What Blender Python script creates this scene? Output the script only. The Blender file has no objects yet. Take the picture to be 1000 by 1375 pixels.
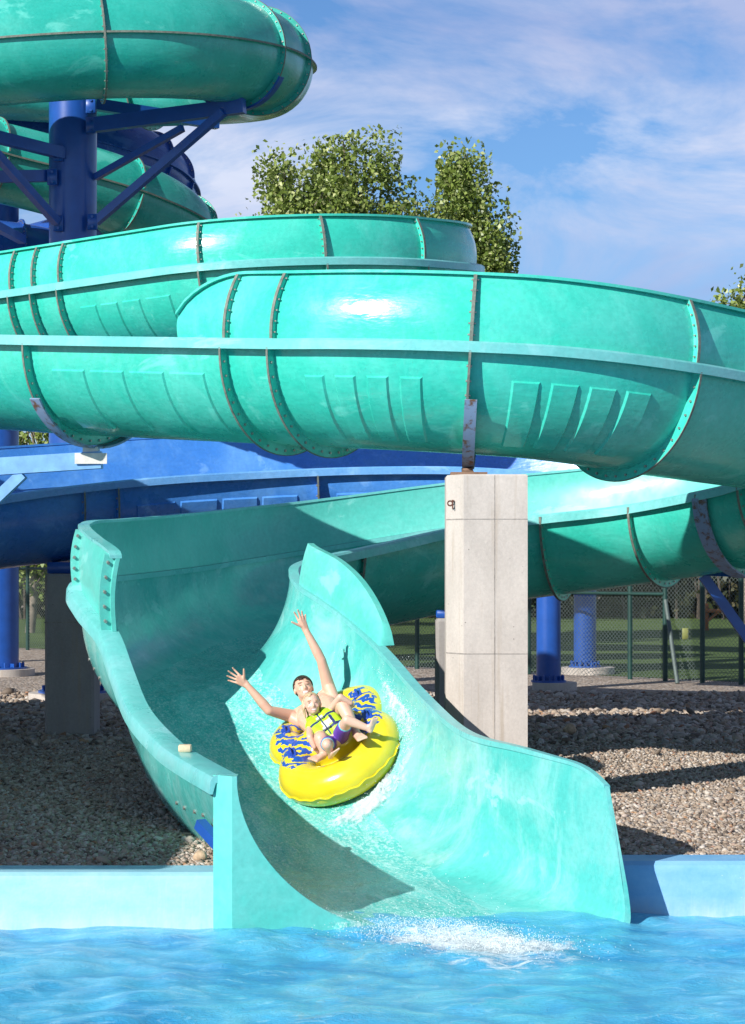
import bpy, bmesh, math, random
import numpy as np
from mathutils import Vector, Matrix

random.seed(7)
RNG = np.random.default_rng(11)
SC = bpy.context.scene
COL = SC.collection
F, HZ, CH = 3000.0, 750.0, 2.0          # focal length and horizon of the survey, camera height in metres


def at(u, v, Y):
    """Survey point: pixel of the photograph and its distance -> metres (ground z=0)."""
    return np.array([(u - 500) * Y / F, Y, CH - (v - HZ) * Y / F])


def nrm(v):
    v = np.asarray(v, float)
    n = np.linalg.norm(v, axis=-1, keepdims=True)
    return v / np.maximum(n, 1e-9)


# ------------------------------------------------------------------ materials
def newmat(name):
    m = bpy.data.materials.new(name)
    m.use_nodes = True
    nt = m.node_tree
    b = nt.nodes['Principled BSDF']
    return m, nt, b


def nd(nt, typ, **kw):
    n = nt.nodes.new(typ)
    for k, v in kw.items():
        if k.startswith('i_'):
            n.inputs[k[2:].replace('_', ' ')].default_value = v
        else:
            setattr(n, k, v)
    return n


def lk(nt, a, b):
    nt.links.new(a, b)


def mixc(nt, fac, a, b, mode='MIX'):
    m = nt.nodes.new('ShaderNodeMix')
    m.data_type = 'RGBA'
    m.blend_type = mode
    for sock, val in ((m.inputs[0], fac), (m.inputs[6], a), (m.inputs[7], b)):
        if hasattr(val, 'links'):
            nt.links.new(val, sock)
        elif isinstance(val, (int, float)):
            sock.default_value = val
        else:
            sock.default_value = (*val, 1) if len(val) == 3 else val
    return m.outputs[2]


def ramp(nt, src, stops):
    r = nt.nodes.new('ShaderNodeValToRGB')
    el = r.color_ramp.elements
    while len(el) < len(stops):
        el.new(0.5)
    for e, (p, c) in zip(el, stops):
        e.position = p
        e.color = (c, c, c, 1) if isinstance(c, (int, float)) else (*c, 1)
    nt.links.new(src, r.inputs[0])
    return r.outputs[0]


def noise(nt, scale, detail=4, rough=.55, vec=None, dist=0.0):
    n = nt.nodes.new('ShaderNodeTexNoise')
    n.inputs['Scale'].default_value = scale
    n.inputs['Detail'].default_value = detail
    n.inputs['Roughness'].default_value = rough
    n.inputs['Distortion'].default_value = dist
    if vec is not None:
        nt.links.new(vec, n.inputs['Vector'])
    return n.outputs['Fac']


def objvec(nt, scale=(1, 1, 1), rot=(0, 0, 0)):
    t = nt.nodes.new('ShaderNodeTexCoord')
    m = nt.nodes.new('ShaderNodeMapping')
    m.inputs['Scale'].default_value = scale
    m.inputs['Rotation'].default_value = rot
    nt.links.new(t.outputs['Object'], m.inputs['Vector'])
    return m.outputs['Vector']


def bump(nt, b, h, strength=.3, dist=.02):
    n = nt.nodes.new('ShaderNodeBump')
    n.inputs['Strength'].default_value = strength
    n.inputs['Distance'].default_value = dist
    nt.links.new(h, n.inputs['Height'])
    nt.links.new(n.outputs['Normal'], b.inputs['Normal'])


def gelcoat(name, col, fade, amount=.5, rough=(.18, .42), ripple=.25, coat=.25):
    """fibreglass gel coat: mottled, chalky where the sun has faded it, slightly rippled"""
    m, nt, b = newmat(name)
    v = objvec(nt)
    big = ramp(nt, noise(nt, 1.3, 6, .65, v, .6), [(.42, 0), (.72, 1)])
    streak = ramp(nt, noise(nt, 2.2, 5, .7, objvec(nt, (1, 1, .35)), 1.2), [(.55, 0), (.75, 1)])
    fine = noise(nt, 24, 4, .6, v)
    f1 = nd(nt, 'ShaderNodeMath', operation='MULTIPLY')
    lk(nt, big, f1.inputs[0]); f1.inputs[1].default_value = amount
    c = mixc(nt, f1.outputs[0], col, fade)
    f2 = nd(nt, 'ShaderNodeMath', operation='MULTIPLY')
    lk(nt, streak, f2.inputs[0]); f2.inputs[1].default_value = amount * .6
    c = mixc(nt, f2.outputs[0], c, tuple(min(1, x * 1.05 + .03) for x in fade))
    dk = ramp(nt, fine, [(.3, .90), (.7, 1.06)])
    c = mixc(nt, 1.0, c, dk, 'MULTIPLY')
    scuff = ramp(nt, noise(nt, 1.15, 7, .62, objvec(nt, (1, 1, 1.5)), .9), [(.60, 0), (.64, .30), (.75, .45)])
    c = mixc(nt, scuff, c, tuple(min(1, x * 1.1 + .10) for x in fade))
    spk = ramp(nt, noise(nt, 60, 2, .5, v), [(.70, 0), (.74, .35)])
    c = mixc(nt, spk, c, tuple(min(1, x * .55 + .06) for x in col))
    lk(nt, c, b.inputs['Base Color'])
    lk(nt, ramp(nt, noise(nt, 3.0, 4, .6, v), [(.35, rough[0]), (.7, rough[1])]), b.inputs['Roughness'])
    b.inputs['Coat Weight'].default_value = coat
    b.inputs['Coat Roughness'].default_value = .12
    bump(nt, b, noise(nt, 9, 3, .5, objvec(nt, (1, 1, 3))), ripple, .012)
    return m


def plain(name, col, rough=.5, metal=0, var=.15, scale=12, bmp=.1, coat=0):
    m, nt, b = newmat(name)
    v = objvec(nt)
    d = ramp(nt, noise(nt, scale, 5, .6, v), [(.3, 1 - var), (.7, 1 + var)])
    lk(nt, mixc(nt, 1.0, col, d, 'MULTIPLY'), b.inputs['Base Color'])
    b.inputs['Roughness'].default_value = rough
    b.inputs['Metallic'].default_value = metal
    b.inputs['Coat Weight'].default_value = coat
    if bmp:
        bump(nt, b, noise(nt, scale * 4, 4, .6, v), bmp, .01)
    return m


M = {}
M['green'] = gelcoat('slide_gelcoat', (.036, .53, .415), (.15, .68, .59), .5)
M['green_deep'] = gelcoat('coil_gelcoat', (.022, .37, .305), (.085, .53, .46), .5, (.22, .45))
M['green_in'] = gelcoat('chute_gelcoat', (.085, .49, .455), (.40, .68, .68), .65, (.10, .3), .2)
M['rim'] = gelcoat('rim_gelcoat', (.13, .50, .49), (.30, .62, .66), .5, (.25, .5), .15)
M['panel'] = gelcoat('panel_gelcoat', (.085, .50, .44), (.25, .62, .60), .4, (.3, .55), .0)
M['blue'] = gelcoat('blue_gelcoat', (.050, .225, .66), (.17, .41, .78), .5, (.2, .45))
M['blue_shaded'] = gelcoat('shaded_blue_gelcoat', (.016, .075, .36), (.04, .14, .46), .4, (.2, .45))  # darkened copy of the blue gelcoat: the tubes' shade is in the colour
M['blue_rim'] = gelcoat('blue_rim_gelcoat', (.11, .31, .65), (.22, .44, .74), .5)
M['edge'] = plain('joint_edge', (.155, .175, .150), .7, 0, .35, 20, .3)
M['bolt'] = plain('bolt_steel', (.42, .38, .36), .4, .7, .2, 40, 0)


def concrete(name, col, lines):
    m, nt, b = newmat(name)
    v = objvec(nt)
    big = ramp(nt, noise(nt, 2.5, 6, .65, objvec(nt, (1.5, 1.5, .5))), [(.3, .84), (.7, 1.08)])
    fine = ramp(nt, noise(nt, 45, 5, .7, v), [(.3, .90), (.7, 1.07)])
    c = mixc(nt, 1.0, col, big, 'MULTIPLY')
    c = mixc(nt, 1.0, c, fine, 'MULTIPLY')
    vor = nt.nodes.new('ShaderNodeTexVoronoi')
    vor.inputs['Scale'].default_value = 13
    lk(nt, v, vor.inputs['Vector'])
    holes = ramp(nt, vor.outputs['Distance'], [(.06, 1), (.09, 0)])
    pick = ramp(nt, noise(nt, 5, 2, .5, v), [(.5, 0), (.56, .8)])
    hm = nd(nt, 'ShaderNodeMath', operation='MULTIPLY')
    lk(nt, holes, hm.inputs[0]); lk(nt, pick, hm.inputs[1])
    c = mixc(nt, hm.outputs[0], c, tuple(x * .35 for x in col))
    rust = ramp(nt, noise(nt, 3.0, 4, .6, objvec(nt, (6, 6, .25))), [(.56, 0), (.72, .5)])
    c = mixc(nt, rust, c, (.34, .27, .20))
    lk(nt, c, b.inputs['Base Color'])
    b.inputs['Roughness'].default_value = .85
    bump(nt, b, noise(nt, 60, 5, .7, v), .25, .01)
    return m


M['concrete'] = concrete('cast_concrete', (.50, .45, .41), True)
M['concrete_dark'] = concrete('shaded_concrete', (.30, .28, .27), True)  # darker copy of the cast concrete, shade painted in for the rear pillars
M['groove'] = plain('form_joint', (.27, .245, .225), .9, 0, .3, 30, .2)
M['steel_blue'] = plain('blue_steel_paint', (.012, .075, .34), .35, 0, .12, 4, .05, .2)
M['steel_pale'] = plain('pale_blue_steel_paint', (.16, .36, .68), .45, 0, .18, 8, .1)


def rusty(name, col):
    m, nt, b = newmat(name)
    v = objvec(nt)
    f = ramp(nt, noise(nt, 14, 6, .7, v), [(.5, 0), (.62, 1)])
    lk(nt, mixc(nt, f, col, (.14, .075, .045)), b.inputs['Base Color'])
    b.inputs['Roughness'].default_value = .55
    return m


M['cradle'] = rusty('rusty_cradle_paint', (.20, .29, .45))
M['wire'] = plain('fence_wire', (.10, .13, .125), .6, .3, .2, 20, 0)
M['fence_green'] = plain('green_fence_post', (.010, .045, .038), .45, 0, .2, 6, 0)
M['wood'] = plain('bare_wood', (.62, .50, .34), .8, 0, .15, 20, .2)
M['brownwood'] = plain('stained_wood', (.33, .13, .05), .8, 0, .2, 10, .1)
M['bark'] = plain('bark', (.19, .16, .13), .9, 0, .35, 6, .5)


def pool_wall_mat(name, col, light):
    m, nt, b = newmat(name)
    v = objvec(nt)
    f = ramp(nt, noise(nt, 2.6, 6, .7, objvec(nt, (1, 1, 2))), [(.3, 0), (.75, 1)])
    c = mixc(nt, f, col, light)
    c = mixc(nt, ramp(nt, noise(nt, 30, 3, .6, v), [(.72, 0), (.78, .5)]), c, (.75, .8, .82))
    sz_ = nd(nt, 'ShaderNodeSeparateXYZ'); lk(nt, v, sz_.inputs[0])
    mz = nd(nt, 'ShaderNodeMapRange'); lk(nt, sz_.outputs[2], mz.inputs[0])
    mz.inputs[1].default_value = -.20; mz.inputs[2].default_value = -.36; mz.inputs[3].default_value = 0; mz.inputs[4].default_value = 1
    az_ = nd(nt, 'ShaderNodeMath', operation='MULTIPLY'); lk(nt, mz.outputs[0], az_.inputs[0])
    lk(nt, ramp(nt, noise(nt, 7, 6, .7, objvec(nt, (1, 1, .3))), [(.35, .1), (.65, .75)]), az_.inputs[1])
    c = mixc(nt, az_.outputs[0], c, (.50, .60, .58))
    drip = ramp(nt, noise(nt, 4, 5, .65, objvec(nt, (5, 5, .35))), [(.58, 0), (.72, .22)])
    c = mixc(nt, drip, c, (.42, .50, .48))
    lk(nt, c, b.inputs['Base Color'])
    b.inputs['Roughness'].default_value = .55
    bump(nt, b, noise(nt, 25, 5, .65, v), .25, .01)
    return m


M['poolwall'] = pool_wall_mat('pool_wall_paint', (.21, .48, .61), (.34, .59, .69))
M['poolwall_blue'] = pool_wall_mat('bluer_pool_wall_paint', (.13, .37, .66), (.25, .50, .74))


# ------------------------------------------------------------------ mesh builder and scene tree
class MB:
    def __init__(self):
        self.v, self.f, self.m = [], [], []

    def add(self, vs, fs, mat=0):
        o = len(self.v)
        self.v.extend([tuple(map(float, p)) for p in vs])
        for f in fs:
            self.f.append([i + o for i in f])
            self.m.append(mat)

    def build(self, name, mats, parent=None, angle=38, origin=None, recalc=True, local=False):
        me = bpy.data.meshes.new(name)
        org = np.zeros(3)
        if not local:
            if parent is not None:
                r = parent
                while r.parent:
                    r = r.parent
                org = np.array(r.location)
            elif origin is not None:
                org = np.asarray(origin, float)
        vs = np.array(self.v) - org if len(self.v) else np.zeros((0, 3))
        me.from_pydata([tuple(p) for p in vs], [], self.f)
        mats = mats if isinstance(mats, (list, tuple)) else [mats]
        for m in mats:
            me.materials.append(m)
        me.polygons.foreach_set('material_index', self.m)
        if recalc:
            bm = bmesh.new(); bm.from_mesh(me)
            bmesh.ops.recalc_face_normals(bm, faces=bm.faces)
            bm.to_mesh(me); bm.free()
        me.polygons.foreach_set('use_smooth', [True] * len(me.polygons))
        me.set_sharp_from_angle(angle=math.radians(angle))
        me.update()
        o = bpy.data.objects.new(name, me)
        COL.objects.link(o)
        if parent is not None:
            o.parent = parent
        elif origin is not None:
            o.location = tuple(org)
        return o


def tag(o, label=None, cat=None, group=None, kind=None):
    if label: o['label'] = label
    if cat: o['category'] = cat
    if group: o['group'] = group
    if kind: o['kind'] = kind
    return o


def thing(name, label, cat, loc=(0, 0, 0), group=None):
    o = bpy.data.objects.new(name, None)
    o.empty_display_size = .2
    COL.objects.link(o)
    o.location = tuple(map(float, loc))
    return tag(o, label, cat, group)


def box(mb, lo, hi, mat=0, bev=0.0):
    x0, y0, z0 = lo; x1, y1, z1 = hi
    if bev <= 0:
        vs = [(x0, y0, z0), (x1, y0, z0), (x1, y1, z0), (x0, y1, z0), (x0, y0, z1), (x1, y0, z1), (x1, y1, z1), (x0, y1, z1)]
        mb.add(vs, [(0, 3, 2, 1), (4, 5, 6, 7), (0, 1, 5, 4), (1, 2, 6, 5), (2, 3, 7, 6), (3, 0, 4, 7)], mat)
        return
    b = bev
    ring = [(x0 + b, y0), (x1 - b, y0), (x1, y0 + b), (x1, y1 - b), (x1 - b, y1), (x0 + b, y1), (x0, y1 - b), (x0, y0 + b)]
    cx, cy = (x0 + x1) / 2, (y0 + y1) / 2

    def ins(p):
        return (p[0] + (b if p[0] < cx else -b) * .7, p[1] + (b if p[1] < cy else -b) * .7)
    vs = [(*ins(p), z0) for p in ring] + [(*p, z0 + b) for p in ring] + [(*p, z1 - b) for p in ring] + [(*ins(p), z1) for p in ring]
    fs = [tuple(range(7, -1, -1)), tuple(range(24, 32))]
    for k in range(3):
        for i in range(8):
            j = (i + 1) % 8
            fs.append((k * 8 + i, k * 8 + j, k * 8 + 8 + j, k * 8 + 8 + i))
    mb.add(vs, fs, mat)


def beam(mb, p, q, w, h, mat=0):
    p, q = np.asarray(p, float), np.asarray(q, float)
    t = nrm(q - p)
    s = np.cross(t, [0, 0, 1.0])
    s = np.array([1.0, 0, 0]) if np.linalg.norm(s) < 1e-3 else nrm(s)
    u = np.cross(s, t)
    vs = []
    for c in (p, q):
        for a, b in ((-1, -1), (1, -1), (1, 1), (-1, 1)):
            vs.append(c + s * a * w / 2 + u * b * h / 2)
    mb.add(vs, [(0, 3, 2, 1), (4, 5, 6, 7), (0, 1, 5, 4), (1, 2, 6, 5), (2, 3, 7, 6), (3, 0, 4, 7)], mat)


def rod(mb, p, q, r0, r1=None, n=8, mat=0, caps=True):
    r1 = r0 if r1 is None else r1
    p, q = np.asarray(p, float), np.asarray(q, float)
    t = nrm(q - p)
    a = np.array([1.0, 0, 0]) if abs(t[0]) < .8 else np.array([0, 1.0, 0])
    s = nrm(np.cross(t, a)); u = np.cross(t, s)
    vs = []
    for c, r in ((p, r0), (q, r1)):
        for k in range(n):
            an = 2 * math.pi * k / n
            vs.append(c + r * (math.cos(an) * s + math.sin(an) * u))
    fs = [(k, (k + 1) % n, n + (k + 1) % n, n + k) for k in range(n)]
    if caps:
        fs += [tuple(range(n - 1, -1, -1)), tuple(range(n, 2 * n))]
    mb.add(vs, fs, mat)


def ball(mb, c, r, n=12, k=8, mat=0, axes=None):
    """ellipsoid: r is a number or three radii along axes"""
    r = (r, r, r) if np.isscalar(r) else r
    A = np.eye(3) if axes is None else np.asarray(axes)
    c = np.asarray(c, float)
    vs = [c + A[2] * r[2]]
    for i in range(1, k):
        ph = math.pi * i / k
        for j in range(n):
            th = 2 * math.pi * j / n
            vs.append(c + A[0] * r[0] * math.sin(ph) * math.cos(th) + A[1] * r[1] * math.sin(ph) * math.sin(th) + A[2] * r[2] * math.cos(ph))
    vs.append(c - A[2] * r[2])
    fs = [(0, 1 + j, 1 + (j + 1) % n) for j in range(n)]
    for i in range(k - 2):
        for j in range(n):
            a = 1 + i * n
            fs.append((a + j, a + n + j, a + n + (j + 1) % n, a + (j + 1) % n))
    a = 1 + (k - 2) * n
    fs += [(len(vs) - 1, a + (j + 1) % n, a + j) for j in range(n)]
    mb.add(vs, fs, mat)


def sweep(mb, P, L, U, poly, mat=0, caps=True):
    P, L, U = map(np.asarray, (P, L, U))
    poly = np.asarray(poly, float)
    n = len(P)
    if poly.ndim == 2:
        poly = np.repeat(poly[None], n, 0)
    m = poly.shape[1]
    V = P[:, None] + poly[..., 0:1] * L[:, None] + poly[..., 1:2] * U[:, None]
    fs = []
    for i in range(n - 1):
        for j in range(m):
            k = (j + 1) % m
            fs.append((i * m + j, i * m + k, (i + 1) * m + k, (i + 1) * m + j))
    if caps:
        fs += [tuple(range(m - 1, -1, -1)), tuple((n - 1) * m + j for j in range(m))]
    mb.add(V.reshape(-1, 3), fs, mat)


def spline(pts, ds=.08):
    p = np.asarray(pts, float)
    p = np.vstack([2 * p[0] - p[1], p, 2 * p[-1] - p[-2]])
    out = []
    for i in range(1, len(p) - 2):
        a, b, c, d = p[i - 1], p[i], p[i + 1], p[i + 2]
        # centripetal-ish: uniform catmull with chord-scaled tangents
        lb, l0, l1 = np.linalg.norm(c - b), np.linalg.norm(b - a), np.linalg.norm(d - c)
        m0 = (c - a) / max(l0 + lb, 1e-6) * lb
        m1 = (d - b) / max(l1 + lb, 1e-6) * lb
        for t in np.linspace(0, 1, 40, endpoint=False):
            h = (2 * t**3 - 3 * t**2 + 1, t**3 - 2 * t**2 + t, -2 * t**3 + 3 * t**2, t**3 - t**2)
            out.append(h[0] * b + h[1] * m0 + h[2] * c + h[3] * m1)
    out.append(p[-2])
    return resample(np.array(out), ds)


def resample(o, ds=.08, n=None):
    s = np.concatenate([[0], np.cumsum(np.linalg.norm(np.diff(o, axis=0), axis=1))])
    n = n or max(2, int(s[-1] / ds) + 1)
    ss = np.linspace(0, s[-1], n)
    return np.stack([np.interp(ss, s, o[:, k]) for k in range(o.shape[1])], 1)


def frames(P, side):
    T = nrm(np.gradient(P, axis=0))
    L = np.cross(T, [0, 0, 1.0])
    L = nrm(L) * side
    U = np.cross(L, T)
    U *= np.sign(U[:, 2:3])
    return T, L, U


def uproj(p):
    return 500 + F * p[..., 0] / p[..., 1]


def arc(r, a0, a1, n):
    a = np.radians(np.linspace(a0, a1, n))
    return np.stack([r * np.cos(a), r * np.sin(a)], 1)


# ------------------------------------------------------------------ a flume run
def ring_mesh(mb, P, T, L, U, R, a0, a1, w=.090, th=.016, nb=None, bolts=True, n=40):
    PP = np.array([P - T * th / 2, P + T * th / 2])
    LL, UU = np.array([L, L]), np.array([U, U])
    sweep(mb, PP, LL, UU, np.vstack([arc(R - .004, a0, a1, n), arc(R + w, a1, a0, n)]), 0)
    PP = np.array([P - T * (th / 2 + .002), P + T * (th / 2 + .002)])
    sweep(mb, PP, LL, UU, np.vstack([arc(R + w - .001, a0, a1, n), arc(R + w + .005, a1, a0, n)]), 1)
    if bolts:
        nb = nb or max(3, int(abs(a1 - a0) / 8))
        for a in np.linspace(a0, a1, nb + 2)[1:-1]:
            a = math.radians(a)
            c = P + (R + w * .55) * (math.cos(a) * L + math.sin(a) * U)
            rod(mb, c - T * (th / 2 + .014), c + T * (th / 2 + .014), .011, n=6, mat=2)


def patch(mb, fr, s0, s1, a0, a1, R, h=.018, ins=.015):
    """raised stiffener panel on the outside of the shell"""
    n = 9
    rows = []
    for (da, ds_, hh) in ((0, 0, -.004), (ins / R, ins, h)):
        g = []
        for a in np.linspace(math.radians(a0) - da, math.radians(a1) + da, n):
            for s in (s0 + ds_, s1 - ds_):
                P, T, L, U = fr(s)
                g.append(P + (R + hh) * (math.cos(a) * L + math.sin(a) * U))
        rows.append(g)
    vs = rows[0] + rows[1]
    o = 2 * n
    fs = []
    for i in range(n - 1):
        a, b, c, d = 2 * i, 2 * i + 1, 2 * i + 3, 2 * i + 2
        fs.append((o + a, o + b, o + c, o + d))
        fs.append((a, o + a, o + d, d))
        fs.append((b, c, o + c, o + b))
    fs.append((0, 1, o + 1, o)); fs.append((o - 2, 2 * o - 2, 2 * o - 1, o - 1))
    mb.add(vs, fs, 0)


def frame_fn(P, T, L, U):
    s = np.concatenate([[0], np.cumsum(np.linalg.norm(np.diff(P, axis=0), axis=1))])

    def fr(x):
        g = lambda A: np.array([np.interp(x, s, A[:, k]) for k in range(3)])
        return g(P), nrm(g(T)), nrm(g(L)), nrm(g(U))
    return s, fr


def open_flume(name, parent, axis, R, side, joints, wall_h, mats, far_wall=None, patches=True, label=None, plan_joint_wall=True, th=.022):
    """open trough: lower half shell (the part), with rims, walls and joint rings as its sub-parts.
    wall_h(u_flange, s) -> height of the near wall above the rim, far_wall likewise"""
    shell_m, rim_m, wall_m = mats
    P = axis
    T, L, U = frames(P, side)
    s, fr = frame_fn(P, T, L, U)
    near = P + R * L
    uu = uproj(near)
    mb = MB()
    sweep(mb, P, L, U, np.vstack([arc(R, 0, -180, 41), arc(R - th, -180, 0, 41)]))
    js = []
    for ju in joints:
        idx = np.argmin(np.abs(uu - ju) + (near[:, 1] > near[:, 1].min() + 3.0) * 1e5)
        js.append(s[idx])
    js = sorted(js)
    if patches:
        for a, b in zip(js[:-1], js[1:]):
            if b - a > 1.0:
                n = 4
                w = (b - a - .45) / n
                for k in range(n):
                    s0 = a + .20 + k * w + .045
                    patch(mb, fr, s0, s0 + w - .06, -19, -66, R)
    part = mb.build(name, [shell_m], parent)
    if label: part['label'] = label
    # near rim: a thick out-turned lip
    lip = [(-.02, .012), (.075, .012), (.092, -.005), (.092, -.078), (.070, -.078), (.066, -.014), (-.02, -.014)]
    k = MB(); sweep(k, near, L, U, lip); k.build('rim', rim_m, part)
    k = MB(); sweep(k, P - R * L, -L, U, lip); k.build('rim', rim_m, part)
    for fn, sgn in ((wall_h, 1), (far_wall, -1)):
        if fn is None:
            continue
        H = np.array([fn(uu[i], s[i]) for i in range(len(P))])
        on = np.where(H > .02)[0]
        if len(on) < 2:
            continue
        i0, i1 = on[0], on[-1] + 1
        ts = np.linspace(0, 1, 10)
        prof = []
        top = []
        for h in H[i0:i1]:
            x = R - .012 + .03 * np.sin(ts * 2.2) - .16 * (ts * h / .55) ** 2 if sgn == 1 else R - .012 + .10 * ts
            y = .012 + h * ts
            o = np.stack([x, y], 1)
            inn = np.stack([x - .02, y], 1)[::-1]
            prof.append(np.vstack([o, inn]))
            xt, yt = x[-1], y[-1]
            top.append([(xt - .03, yt - .002), (xt + .045, yt - .002), (xt + .045, yt + .022), (xt - .03, yt + .022)])
        k = MB()
        sweep(k, P[i0:i1], sgn * L[i0:i1], U[i0:i1], np.array(prof))
        w = k.build('side_wall', wall_m, part)
        k = MB()
        sweep(k, P[i0:i1], sgn * L[i0:i1], U[i0:i1], np.array(top))
        k.build('wall_lip', wall_m, part)
        if sgn == 1:
            for sj in js:
                i = int(np.argmin(np.abs(s - sj)))
                if not (i0 < i < i1 - 1) or H[i] < .1:
                    continue
                h = H[i]
                x = R - .012 + .03 * np.sin(ts * 2.2) - .16 * (ts * h / .55) ** 2
                y = .012 + h * ts
                k = MB()
                PP = np.array([P[i] - T[i] * .012, P[i] + T[i] * .012])
                LL, UU = np.array([L[i]] * 2), np.array([U[i]] * 2)
                sweep(k, PP, LL, UU, np.vstack([np.stack([x - .002, y], 1), np.stack([x + .05, y], 1)[::-1]]), 0)
                PP = np.array([P[i] - T[i] * .014, P[i] + T[i] * .014])
                sweep(k, PP, LL, UU, np.vstack([np.stack([x + .049, y], 1), np.stack([x + .057, y], 1)[::-1]]), 1)
                for q in np.linspace(.1, .92, 6):
                    xx, yy = np.interp(q, ts, x), np.interp(q, ts, y)
                    c = P[i] + (xx + .026) * L[i] + yy * U[i]
                    rod(k, c - T[i] * .030, c + T[i] * .030, .0085, n=6, mat=2)
                k.build('wall_joint', [wall_m, M['edge'], M['bolt']], part)
    for sj in js:
        i = int(np.argmin(np.abs(s - sj)))
        k = MB(); ring_mesh(k, P[i], T[i], L[i], U[i], R, -4, -176)
        k.build('joint_ring', [shell_m, M['edge'], M['bolt']], part)
    return part, (P, T, L, U, s, uu)


def closed_tube(name, parent, axis, R, side, joints, mat, label=None, n=48, edge=None):
    edge = edge or M['edge']
    P = axis
    T, L, U = frames(P, side)
    s, fr = frame_fn(P, T, L, U)
    mb = MB()
    a = arc(R, 0, 360, n + 1)[:-1]
    sweep(mb, P, L, U, a, caps=True)
    part = mb.build(name, [mat], parent)
    if label: part['label'] = label
    for sg in (1, -1):
        k = MB()
        sweep(k, P + sg * R * L, sg * L, U, [(-.01, .011), (.052, .011), (.052, -.011), (-.01, -.011)], 0)
        sweep(k, P + sg * R * L, sg * L, U, [(.051, .013), (.057, .013), (.057, -.013), (.051, -.013)], 1)
        k.build('seam_flange', [mat, edge], part)
    for i in joints:
        k = MB(); ring_mesh(k, P[i], T[i], L[i], U[i], R, 4, 356, .062, .022, 30, n=60)
        k.build('joint_ring', [mat, edge, M['bolt']], part)
    return part, (P, T, L, U, s)


# ================================================================== GREEN WATER SLIDE
slide = thing('water_slide', 'turquoise fibreglass raft slide winding from a high coil down to the splash chute', 'water slide', (0, 18, 0))
R = .85

# -- front flume: straight from the left, then a bend bulging towards the pool
cx, cy, ro = .95, 17.9 + 2.89, 2.89
ax = []
a_s = math.radians(-36)
d = np.array([-math.cos(a_s), -math.sin(a_s)])          # up-stream direction on the straight
p0 = np.array([cx + (ro - R) * math.sin(a_s), cy - (ro - R) * math.cos(a_s)])


def zf(sm):                                              # flange height along the run, sm = metres from the bend start (+ downstream)
    return np.interp(sm, [-6, -3, 0, 2.4, 3.4, 6], [4.24, 4.005, 3.80, 3.69, 3.615, 3.42])


# off-frame return bend on the left that links the two open runs
mid_c, mid_r = np.array([-6.7, 26.15]), 2.13
left_loop = []
for k, ph in enumerate(range(95, 236, 28)):
    left_loop.append((mid_c[0] + mid_r * math.cos(math.radians(ph)), mid_c[1] + mid_r * math.sin(math.radians(ph)), 5.0 - .13 * k))
ax += left_loop[:]
for t in (4.6, 3.2, 2.2, 1.1):
    q = p0 + d * t
    ax.append((q[0], q[1], zf(-t)))
ds_ = 0
for adeg in range(-36, 43, 9):
    an = math.radians(adeg)
    ax.append((cx + (ro - R) * math.sin(an), cy - (ro - R) * math.cos(an), zf((an - a_s) * ro)))
last = np.array(ax[-1])
ax.append((last[0] + .75, last[1] + .60, last[2] - .07))
ax.append((last[0] + 1.75, last[1] + 1.15, last[2] - .17))
front_axis = spline(ax, .07)


def front_wall(u, s):
    if u < 232: return 0
    x = min(1, (u - 232) / 88.0)
    return .555 * math.sqrt(max(0, 1 - (1 - x) ** 2.2)) - max(0, (u - 700)) * .00006


front, front_fr = open_flume('open_flume', slide, front_axis, R, 1, [36, 306, 368, 630, 926], lambda u, s: front_wall(u, s) if s > 6 else 0,
                             (M['green'], M['rim'], M['green']), label='long open flume crossing the whole picture in front, high wall on its right half')

# -- middle flume: behind and above the front one, bending away on its right
mx, my, mo = -1.2, 24.5 + 2.46, 2.46
ax = []
b_s = math.radians(-35)
d = np.array([-math.cos(b_s), -math.sin(b_s)])
p0 = np.array([mx + (mo - R) * math.sin(b_s), my - (mo - R) * math.cos(b_s)])
for t, z in ((4.4, 5.02), (2.7, 5.09), (1.3, 5.14)):
    q = p0 + d * t
    ax.append((q[0], q[1], z))
for adeg in range(-35, 176, 15):
    an = math.radians(adeg)
    ax.append((mx + (mo - R) * math.sin(an), my - (mo - R) * math.cos(an), 5.19 + .0022 * (adeg + 35) + .0016 * max(0, adeg - 60)))
mid_axis = spline(ax, .07)
open_flume('open_flume', slide, mid_axis, R, 1, [14, 46, 84, 268, 436, 563], lambda u, s: .47 if s > .4 else 0,
           (M['green'], M['rim'], M['green']), label='open flume run behind the front one, ending in a bend before the trees')

# -- enclosed coil at the top
RT = .70
top_axis = spline([(-9, 35.4, 9.9), (-6, 35.8, 9.75), (-4, 35.6, 9.60), (-2.5, 34.7, 9.45), (-1.75, 33.4, 9.25), (-1.56, 32.1, 9.08), (-1.85, 30.7, 8.95),
                   (-2.7, 29.7, 8.83), (-4.0, 29.3, 8.72), (-5.6, 29.3, 8.55), (-7.4, 29.9, 8.25), (-8.6, 31.2, 8.0)], .09)
cumN = len(top_axis)


def near_idx(axis, u, ymax=1e9, ymin=-1e9, k=1.0):
    uu_ = uproj(axis) + 1e6 * ((axis[:, 1] > ymax) | (axis[:, 1] < ymin))
    return int(np.argmin(np.abs(uu_ - u)))


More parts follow.
